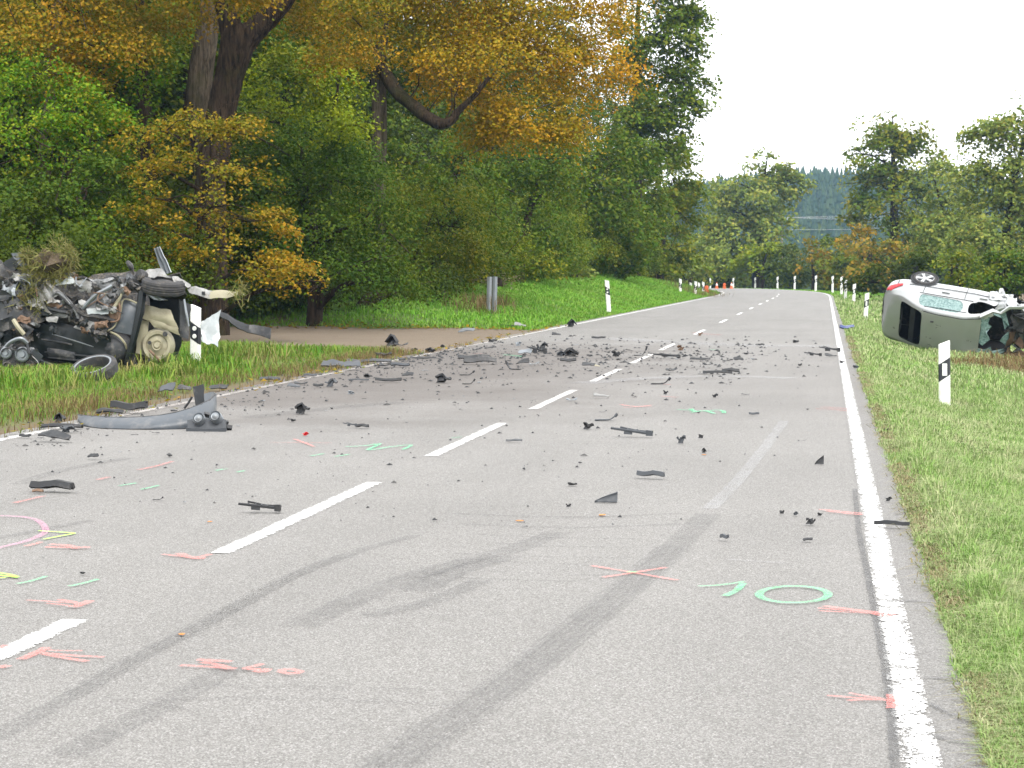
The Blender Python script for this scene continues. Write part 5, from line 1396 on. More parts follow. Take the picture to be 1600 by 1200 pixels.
for k in range(76):
    cx_, cy_ = (gS.uniform(-20, 880), gS.uniform(330, 590)) if k < 44 else (gS.uniform(-20, 260), gS.uniform(560, 800)) if k < 60 else (gS.uniform(150, 660), gS.uniform(585, 700))
    if cx_ > 700 and cy_ > 430: cy_ -= 120
    w_, h_ = gS.uniform(30, 95), gS.uniform(18, 60); an = gS.uniform(-.7, .7); ca, sa_ = math.cos(an), math.sin(an); dz_ = -.07 - .1 * gS.random() - (.08 if k >= 60 else 0)
    cs4 = [(cx_ + (a_ * ca - b_ * sa_), cy_ + (a_ * sa_ + b_ * ca), dz_ + gS.uniform(-.06, .06)) for a_, b_ in ((-w_ / 2, -h_ / 2), (w_ / 2, -h_ / 2), (w_ / 2, h_ / 2), (-w_ / 2, h_ / 2))]
    qsheet(('torn_panel', 'crumpled_sheet', 'bent_bracket')[k % 3], cs4, M[('dark_metal', 'black2', 'pale_metal', 'dark_metal', 'steel', 'rust', 'black_paint', 'dark_grey')[k % 8 if k < 60 or k % 5 == 0 else (0, 1, 5, 6)[k % 4]]], .012, .05, 9, 400 + k, 6, 4, .03, wave=.018)
# bars, pipes, cables
for k, (pts, r, m) in enumerate([
    ([(375, 440, -.12), (450, 510, -.16), (530, 570, -.17), (620, 580, -.18), (720, 605, -.18)], [.035, .035, .03, .03, .025], 'dark_metal'),
    ([(515, 530, -.1), (580, 460, -.14), (640, 420, -.14), (700, 385, -.1)], [.03, .035, .03, .03], 'zinc'),
    ([(770, 405, -.14), (745, 470, -.17), (715, 520, -.18), (700, 560, -.18)], [.03, .025, .03, .03], 'beige'),
    ([(690, 610, -.18), (740, 600, -.2), (750, 530, -.18), (735, 470, -.16)], [.016, .016, .016, .016], 'rust'),
    ([(745, 420, -.1), (770, 375, -.14), (820, 365, -.14), (870, 385, -.12)], [.014, .014, .014, .014], 'black'),
    ([(480, 335, -.06), (560, 350, -.12), (610, 410, -.16), (625, 480, -.16)], [.007] * 4, 'black2'),
    ([(300, 530, -.1), (380, 545, -.14), (450, 560, -.14)], [.03, .035, .03], 'black2'),
    ([(330, 450, -.1), (370, 430, -.14), (460, 520, -.17), (490, 600, -.15)], [.025, .03, .025, .02], 'steel'),
    ([(-20, 590, -.12), (60, 570, -.16), (130, 600, -.18), (190, 590, -.16)], [.03, .03, .035, .03], 'rust'),
    ([(800, 240, .1), (815, 262, .05), (830, 290, .05), (825, 330, .05)], [.035, .05, .02, .015], 'dark_metal'),
    ([(460, 170, .1), (470, 220, .05), (455, 290, .05)], [.005, .005, .005], 'black2'),
    ([(1150, 470, .05), (1165, 560, .02), (1180, 640, .02)], [.018, .02, .015], 'zinc'),
    ([(700, 540, -.17), (712, 535, -.2), (720, 555, -.2)], [.05, .055, .03], 'pale_metal')]):
    tubes(('bar', 'pipe', 'cable')[0 if max(r) > .024 else 1 if max(r) > .01 else 2], pts, r, M[m], 7, amp=.006, seed=k)
for k in range(12):                 # wiring looms hanging out of the body
    x_, y_ = gS.uniform(20, 760), gS.uniform(330, 560)
    tubes('cable', [(x_, y_, -.16), (x_ + gS.uniform(-60, 90), y_ + gS.uniform(10, 60), -.24), (x_ + gS.uniform(-40, 120), y_ + gS.uniform(40, 120), -.22)], [.009, .009, .006], M[('black', 'black', 'rust', 'zinc')[k % 4]], 5)
for k, (cc, m) in enumerate(([(-40, 230, .1), (60, 210, .1), (130, 330, 0), (-40, 360, 0)], 'black2'), ([(-60, 400, -.1), (100, 380, -.12), (130, 520, -.2), (-60, 540, -.2)], 'dark_metal'), ([(-60, 600, -.2), (80, 600, -.22), (60, 720, -.25), (-60, 740, -.25)], 'black2')) if False else ():
    pass
for k, (y_, l_) in enumerate(((720, 200), (800, 380), (835, 420))):
    tubes('door_ridge', [(260 + 20 * k, y_, -.10), (260 + l_ * .5, y_ + 16, -.14), (250 + l_, y_ + 34, -.15)], [.012, .016, .012], M['black2'], 6)
qsheet('door_pocket', [(300, 775, -.08), (470, 800, -.12), (470, 850, -.12), (310, 825, -.08)], M['black2'], .05, .015, 5, 601, 6, 3, .03)
qsheet('corner_mass', [(-60, 250, .1), (110, 220, .05), (180, 400, -.05), (-60, 420, -.05)], M['dark_metal'], .05, .13, 3, 602, 8, 6, .12)
qsheet('corner_mass', [(-60, 430, -.05), (160, 420, -.08), (190, 640, -.15), (-60, 700, -.15)], M['black2'], .05, .13, 3, 603, 8, 6, .12)
# upright torn strut with a groove
st = MB()
a, b, c, d = W(962, 155, .1), W(1000, 140, .1), W(1072, 300, .05), W(1020, 320, .05)
st.sheet(lambda u, v: a.lerp(b, u).lerp(d.lerp(c, u), v) + Vector((0, .05 * abs(math.sin(u * 2 * math.pi)), 0)), 8, 6, .012).crumple(.012, 7, 3)
st.build("upright_strut", M['zinc'], wreck, 30)
# arm reaching to the right
qsheet("bent_arm", [(1160, 395, .1), (1330, 415, .1), (1330, 465, .05), (1180, 430, .05)], M['pale_metal'], .02, .03, 6, 71, 8, 3, .02)
qsheet("bent_arm", [(1310, 420, .1), (1500, 415, .1), (1525, 445, .05), (1320, 468, .05)], M['beige'], .02, .03, 6, 72, 8, 3, .02)
MB().box(W(1272, 432, .03), (.05, .02, .05)).build("hole_plate", M['black'], wreck)
# rear wheel lying on top: seen on its tread
c = W(1022, 388, .02); ax = Vector((.14, -.16, 1)).normalized()
ty = MB().lathe([(.2, -.1), (.28, -.115), (.325, -.09), (.335, -.05), (.325, -.045), (.337, -.01), (.327, 0), (.337, .01), (.325, .05), (.337, .055), (.325, .09), (.28, .115), (.2, .1), (.2, -.1)], axis=ax, n=36).build("tyre", M['rubber'], wreck, 30)
ty.location = c
hb_ = MB().lathe([(.2, -.08), (.19, .06), (.12, .08), (0, .08)], axis=ax, n=24).build("wheel_disc", M['dark_metal'], ty, 30)
MB().lathe([(0, .06), (.08, .05), (.1, 0), (.09, -.08)], W(880, 325, -.02), (-.5, -1, .2), 14).crumple(.02, 6, 2).build("hub", M['dark_metal'], wreck)
# small lamps and a red scrap low on the sill
for q in ((655, 856), (682, 858)):
    MB().lathe([(0, .03), (.02, .024), (.03, 0), (.02, -.02)], W(*q, -.2), (0, -1, 0), 12).build("bulb", M['pale_sheet'], wreck, 60)
MB().sheet(lambda u, v: W(860 + 60 * u, 890 + 30 * v, -.1), 3, 2, .02).crumple(.02, 8, 4).build("red_scrap", M['red_lens'], wreck)

# torn out engine lying in front of the wreck
e0 = W(120, 900, -.5) + w0; e0 = Vector((e0.x, e0.y, gz(e0.x, e0.y)))
eng = empty("engine_block", e0, "torn out engine with round pulleys lying in the grass at the wreck's left end", "engine")
def E(cx, cy, dd=-.5): return at(cx / 4, 350 + cy / 4, WD + dd) - e0
g = np.random.default_rng(4)
MB().lathe([(0, .2), (.17, .19), (.23, .12), (.24, -.05), (.2, -.2)], E(110, 850, -.4), (0, -1, .1), 12).crumple(.07, 5, 7).build("block", M['dark_metal'], eng, None)
for (cx_, cy_, r) in ((40, 806, .09), (142, 815, .115), (190, 880, .065), (48, 890, .07), (100, 770, .05)):
    MB().lathe([(r * .5, 0), (r, 0), (r, .03), (r * .82, .045), (r * .7, .02), (r * .45, .02), (r * .4, .05), (r * .12, .05), (0, .05)], E(cx_, cy_, -.62), (.05, -1, .05), 20).build("pulley", M[('dark_metal', 'zinc')[cx_ == 142 or cx_ == 40]], eng, 30)
def etube(name, pts, r, m):
    P = [Vector(p) for p in smooth_path([E(*q) for q in pts], 4)]
    MB().tube(P, r, 7).build(name, M[m], eng, 40)
etube("pipe", [(85, 600, -.62), (110, 640, -.66), (150, 690, -.64)], .035, 'beige')
etube("pipe", [(30, 775, -.6), (70, 735, -.66), (130, 715, -.66), (170, 745, -.6)], .03, 'zinc')
etube("hose", [(170, 745, -.6), (185, 800, -.68), (215, 830, -.62)], .02, 'black')
etube("cable", [(195, 820, -.66), (235, 860, -.72), (250, 910, -.7), (250, 965, -.7)], .007, 'pale_metal')
etube("drive_belt", [(10, 800, -.68), (40, 775, -.7), (100, 790, -.7), (150, 775, -.7), (185, 815, -.7)], .012, 'black')
for k in range(7):
    q = E(20 + 200 * g.random(), 760 + 170 * g.random(), -.55)
    MB().box(q, (.08 + .1 * g.random(), .08, .06 + .08 * g.random()), (g.random(), g.random(), g.random())).crumple(.02, 8, k).build("casting", M[('dark_metal', 'zinc', 'dark_grey')[k % 3]], eng, None)

# loose tyre half sunk in the grass
t0 = gnd(143, 598, .02)
lt = empty("loose_tyre", (t0.x, t0.y + .1, gz(t0.x, t0.y) + .15), "loose tyre lying tilted in the grass below the wreck's door", "tyre")
ax = Vector((-.1, -.42, .9)).normalized()
MB().lathe([(.225, -.08), (.29, -.09), (.325, -.06), (.33, 0), (.325, .06), (.29, .09), (.235, .08), (.225, .05), (.225, -.08)], axis=ax, n=32).build("tread", M['rubber'], lt, 40)
MB().lathe([(.235, .075), (.243, .086), (.262, .086), (.27, .08)], axis=ax, n=32).build("bead", M['zinc'], lt, 40)

# uprooted turf on top of the wreck
tb = W(330, 260, .0) + w0
tc = empty("turf_clod", tb, "clod of uprooted grass and earth on top of the wreck", "turf")
MB().lathe([(0, .2), (.2, .16), (.3, .02), (.2, -.12), (0, -.2)], (0, .05, .02), (0, 0, 1), 12).crumple(.12, 4, 9).build("earth", simple("earth", (.07, .05, .03), .95, var=.5, bump=.03), tc, None)
g = np.random.default_rng(61)
nb = 2200
lobs = np.array([(.12, 0, .22, .26), (-.12, 0, .02, .26), (.25, 0, .1, .2), (-.32, 0, -.1, .16), (-.42, 0, .14, .1), (.15, 0, -.12, .16)])
li = g.integers(0, len(lobs), nb); dv = g.normal(size=(nb, 3)); dv /= np.linalg.norm(dv, axis=1)[:, None]
Pc = lobs[li, :3] + dv * (lobs[li, 3] * (.4 + .6 * g.random(nb)))[:, None]; tip = Pc + (dv * .6 + g.normal(0, .6, (nb, 3)) + [0, 0, -.25]) * .11
sd_ = np.cross(dv, g.normal(size=(nb, 3))) * .007
V = np.stack([Pc - sd_, Pc + sd_, tip], 1).reshape(-1, 3)
o = link("grass_tuft", np_mesh("grass_tuft", V, np.arange(nb * 3).reshape(nb, 3), G['clump']), tc); o["kind"] = "stuff"
# straw wedged lower in the metal
nb = 900; cs = np.array([tuple(W(*q)) for q in ((200, 400, -.15), (150, 460, -.15), (240, 520, -.15), (300, 340, -.1), (180, 300, -.1), (380, 330, -.12), (260, 250, -.05), (1500, 430, 0))]); li = g.integers(0, len(cs), nb)
Pc = cs[li] + g.normal(0, .075, (nb, 3)); tip = Pc + g.normal(0, .09, (nb, 3)); sd_ = g.normal(0, .005, (nb, 3))
o = link("straw", np_mesh("straw", np.stack([Pc - sd_, Pc + sd_, tip], 1).reshape(-1, 3), np.arange(nb * 3).reshape(nb, 3), G['clump']), wreck); o["kind"] = "stuff"

# things lying beside the wreck
q = W(1310, 740, 1.2) + w0
pp = MB()
def PW(cx, cy, dd): return at(cx / 4, 350 + cy / 4, WD + dd) - q
a, b, c, d = PW(1255, 610, 1.2), PW(1365, 530, 1.4), PW(1375, 770, 1.2), PW(1255, 730, 1.1)
pp.sheet(lambda u, v: a.lerp(b, u).lerp(d.lerp(c, u), v), 7, 7, .008).crumple(.06, 5, 12)
o = pp.build("torn_plastic_panel", M['pale_sheet'], None, 30); o.location = q
tag(o, "crumpled pale plastic panel standing behind the leaning marker post", "panel")
mb = MB()
P = [at(x, y, dd) for x, y, dd in ((343, 486, 33.5), (358, 493, 33.8), (372, 502, 34), (392, 508, 34.3), (410, 510, 34.3), (424, 513, 34.2))]
o0 = P[3].copy()
mb.sheet(lambda u, v: Vector(np.array([np.interp(u * 5, range(6), [p[k] for p in P]) for k in range(3)])) - o0 + Vector((0, -.10 * v, -.12 * v * (.5 + u))), 14, 3, .02).crumple(.015, 6, 3)
o = mb.build("bumper_strip", M['black'], None, 35); o.location = o0; tag(o, "black curved bumper strip on the track right of the wreck", "bumper part")
bx = at(353, 480, 57); bz = gz(bx.x, bx.y)
o = empty("storage_box", (bx.x, bx.y, bz), "pale grey box with a dark handle beyond the wreck at the wood's edge", "box")
s_ = 57 / F_PX
top = at(353, 449, 57).z - bz
MB().box((0, 0, top / 2), (26 * s_, .3, top)).build("case", M['pale_box'], o, None)
MB().box((-.02, -.156, top * .55), (17 * s_, .012, top * .25)).build("recess", M['dark_grey'], o, None)
MB().tube([(-.1, 0, top), (-.05, 0, top + .05), (.12, 0, top + .05), (.2, 0, top - .02)], .025, 6).build("handle", M['black'], o)

# ------------------------------------------------------------------ debris with a look of its own
# big bumper skin
cols = [(122, 648, 658, 19.9), (132, 650, 672, 19.6), (160, 652, 676.5, 19.35), (200, 653, 677.5, 19.3), (240, 651, 677, 19.3), (275, 645, 675, 19.4), (305, 636, 671, 19.5), (325, 627, 668, 19.75), (338, 615, 662, 20.1), (334, 612, 645, 20.4), (318, 616, 640, 20.55)]
b0 = gnd(225, 678)
bp = empty("bumper_skin", b0, "long grey bumper skin curled up at its right end, lying on the left road edge", "bumper part")
def bump_f(u, v):
    t = u * (len(cols) - 1)
    c = [np.interp(t, range(len(cols)), [q[k] for q in cols]) for k in range(4)]
    dd = c[3] - .10 * math.sin(v * math.pi * .9) + .14 * (1 - v)
    p = at(c[0], c[1] + (c[2] - c[1]) * v, dd) - b0
    p.z = max(p.z, .006); return p
MB().sheet(bump_f, 26, 7, .010).build("skin", M['grey_plastic'], bp, 50)
MB().tube([Vector(bump_f(k / 14, 0)) for k in range(12)], .009, 6).build("upper_lip", M['black'], bp)
MB().tube([Vector(bump_f(k / 14, .97)) + Vector((0, -.01, .0)) for k in range(1, 11)], .007, 6).build("lower_lip", M['black2'], bp)
h0 = at(308, 605, 20.2) - b0
MB().sheet(lambda u, v: (at(302 + 14 * u + 4 * v, 604 + 34 * v - 4 * u * (1 - v), 20.25) - b0) + Vector((0, .03 * u, 0)), 4, 5, .012).crumple(.012, 8, 2).build("corner_flap", M['black2'], bp, 40)
P = [at(x, y, 20.3) - b0 for x, y in ((300, 620), (294, 630), (288, 638))]; MB().tube(P, .012, 6).build("stay", M['black'], bp)
# headlamp
hb0 = gnd(325, 678)
hl = empty("headlamp", hb0, "broken headlamp unit with two round projector lamps beside the grey bumper skin", "headlamp")
def HP(x, y, d=19.2): return at(x, y, d) - hb0
MB().sheet(lambda u, v: HP(294 + 60 * u, 658 + 16 * v - 3 * math.sin(u * 3.1) * (1 - v), 19.25 - .06 * v), 8, 4, .05).crumple(.012, 7, 4).build("housing", M['dark_grey'], hl, 40)
MB().sheet(lambda u, v: HP(291 + 62 * u, 668 + 9 * v + 2 * math.sin(u * 3), 19.12), 8, 2, .012).build("lens_rest", M['dark_grey'], hl, 40)
for x, y, r in ((311, 655, .055), (337, 652, .055)):
    c = HP(x, y, 19.2); w = empty("projector", c, None, None); w.parent = hl
    for k in list(w.keys()): del w[k]
    MB().lathe([(0, .02), (r * .7, .028), (r * .8, .01), (r, .03), (r * 1.12, .0), (r * 1.1, -.08)], axis=(0, -1, .55), n=20).build("rim", M['zinc'], w, 40)
    MB().lathe([(0, .05), (r * .4, .042), (r * .72, .015)], axis=(0, -1, .55), n=18).build("lens", M['zinc'], w, 60)
for k, (x, y) in enumerate(((300, 664), (352, 660), (324, 648), (358, 668))):
    MB().box(HP(x, y, 19.3), (.05, .04, .04), (.3 * k, .2, .5)).crumple(.01, 9, k).build("mount", M['black'], hl)
MB().tube([HP(303, 682, 19.0), HP(307, 680, 18.95), HP(325, 682, 18.9), HP(346, 687, 18.8)], .009, 6).build("cable", M['black'], hl)

def shard(w, d, h, seed, bend=.5):
    g = np.random.default_rng(seed); ph = g.random(4) * 6
    f = lambda u, v: Vector(((u - .5) * w * (1 - .35 * abs(v - .5) * g_[0]), (v - .5) * d * (1 - .5 * u * g_[1]), h * (.15 + .85 * abs(math.sin(u * 2.2 * bend + ph[0])) * (.4 + .6 * v))))
    g_ = g.random(2)
    return MB().sheet(f, 6, 3, max(.006, .05 * w)).crumple(.08 * w, 3 / w, seed)
def lump(w, d, h, seed):
    """broken moulding: a crushed box with torn plates on it"""
    g = np.random.default_rng(seed)
    mb = MB().sheet(lambda u, v: Vector(((u - .5) * w * .9, (v - .5) * d, h * (.25 + .75 * abs(math.sin(u * 3.1 + seed)) * (1 - .5 * v)))), 4, 3, .12 * w)
    mb.box((g.uniform(-.15, .15) * w, 0, h * .35), (w * g.uniform(.35, .6), d * .6, h * g.uniform(.5, .75)), (g.uniform(-.3, .3), g.uniform(-.5, .5), g.random() * 3), g.uniform(.55, 1))
    mb.slab([(-.45 * w, -.2 * d, 0), (.1 * w, -.4 * d, .05 * h), (.3 * w, -.1 * d, h * g.uniform(.5, 1)), (-.2 * w, .1 * d, h * g.uniform(.4, 1))], .05 * w)
    mb.crumple(.12 * w, 3.4 / w, seed)
    mb.v = [Vector((p.x, p.y, max(0, p.z))) for p in mb.v]
    return mb
def strip_piece(w, d, h, seed, bend=.0):
    g = np.random.default_rng(seed); k = g.uniform(-.5, .5)
    f = lambda u, v: Vector(((u - .5) * w, (v - .5) * d + (u - .5) ** 2 * w * bend + (u - .5) * k * d, h * (.35 + .5 * math.sin(v * math.pi)) + .1 * h * math.sin(u * 7 + seed)))
    return MB().sheet(f, 10, 3, max(.006, h * .35)).crumple(.02 * w, 4 / w, seed)
def fin(w, d, h, seed):
    return MB().sheet(lambda u, v: Vector(((u - .5) * w, d * .3 * math.sin(v * 2) * u, h * v * (u ** .7 if u > 0 else 0))), 7, 4, max(.008, .08 * w)).crumple(.02 * w, 5 / w, seed)
def bracket(w, d, h, seed):
    g = np.random.default_rng(seed)
    mb = MB()
    mb.tube([(-w / 2, -d * .2, h * .7), (0, -d * .1, h * .5), (w / 2, 0, h * .3)], [.028 * w, .035 * w, .035 * w], 6)
    mb.tube([(-w * .3, d * .3, h * .8), (w * .1, d * .25, h * .5), (w / 2, d * .2, h * .45)], [.02 * w, .025 * w, .025 * w], 6)
    for t in (-.28, -.1, .05, .2, .38):
        mb.tube([(t * w, -d * .15, h * (.55 - .4 * t)), (t * w + .05 * w * g.normal(), d * .25, h * (.6 - .4 * t))], .02 * w, 5)
    mb.box((w * .42, .05 * d, h * .35), (w * .14, d * .5, h * .5)).box((-w * .1, 0, h * .35), (w * .2, d * .4, h * .3), (0, .1, .2))
    return mb.crumple(.015 * w, 6 / w, seed)
def hook(w, d, h, seed):
    return MB().sheet(lambda u, v: Vector(((u - .5) * w, (v - .5) * d * (1 - .5 * u), h * (max(0, u - .62) / .38) ** 1.6 + .02 * w)), 9, 3, .05 * w).tube([(w * .40, 0, h * .6), (w * .5, 0, h)], .07 * w, 6).crumple(.02 * w, 4 / w, seed)
KIND = {'shard': shard, 'lump': lump, 'strip': strip_piece, 'fin': fin, 'bracket': bracket, 'hook': hook}
def piece(name, label, cat, x0, y0, x1, y1, kind, mat='black', deep=.6, rz=0, seed=1, z=None, up=1.0):
    xm = (x0 + x1) / 2; p = gnd(xm, y1 - 1, z or 0)
    if z is None:
        u, s = road_uv(p.x, p.y)
        if not (U_L < u[0] < U_R): p = on_ground(xm, y1 - 1)
    s = p.y / F_PX
    w, h = (x1 - x0) * s, max(.015, (y1 - y0) * s * up)
    mb = KIND[kind](w, w * deep, h, seed)
    p.y += w * deep * .35
    o = mb.build(name, M[mat], None, None if kind in ('lump', 'fin') else 35)
    o.location = p + Vector((0, 0, .008)); o.rotation_euler = (0, 0, R(rz))
    return tag(o, label, cat)
D = "debris"
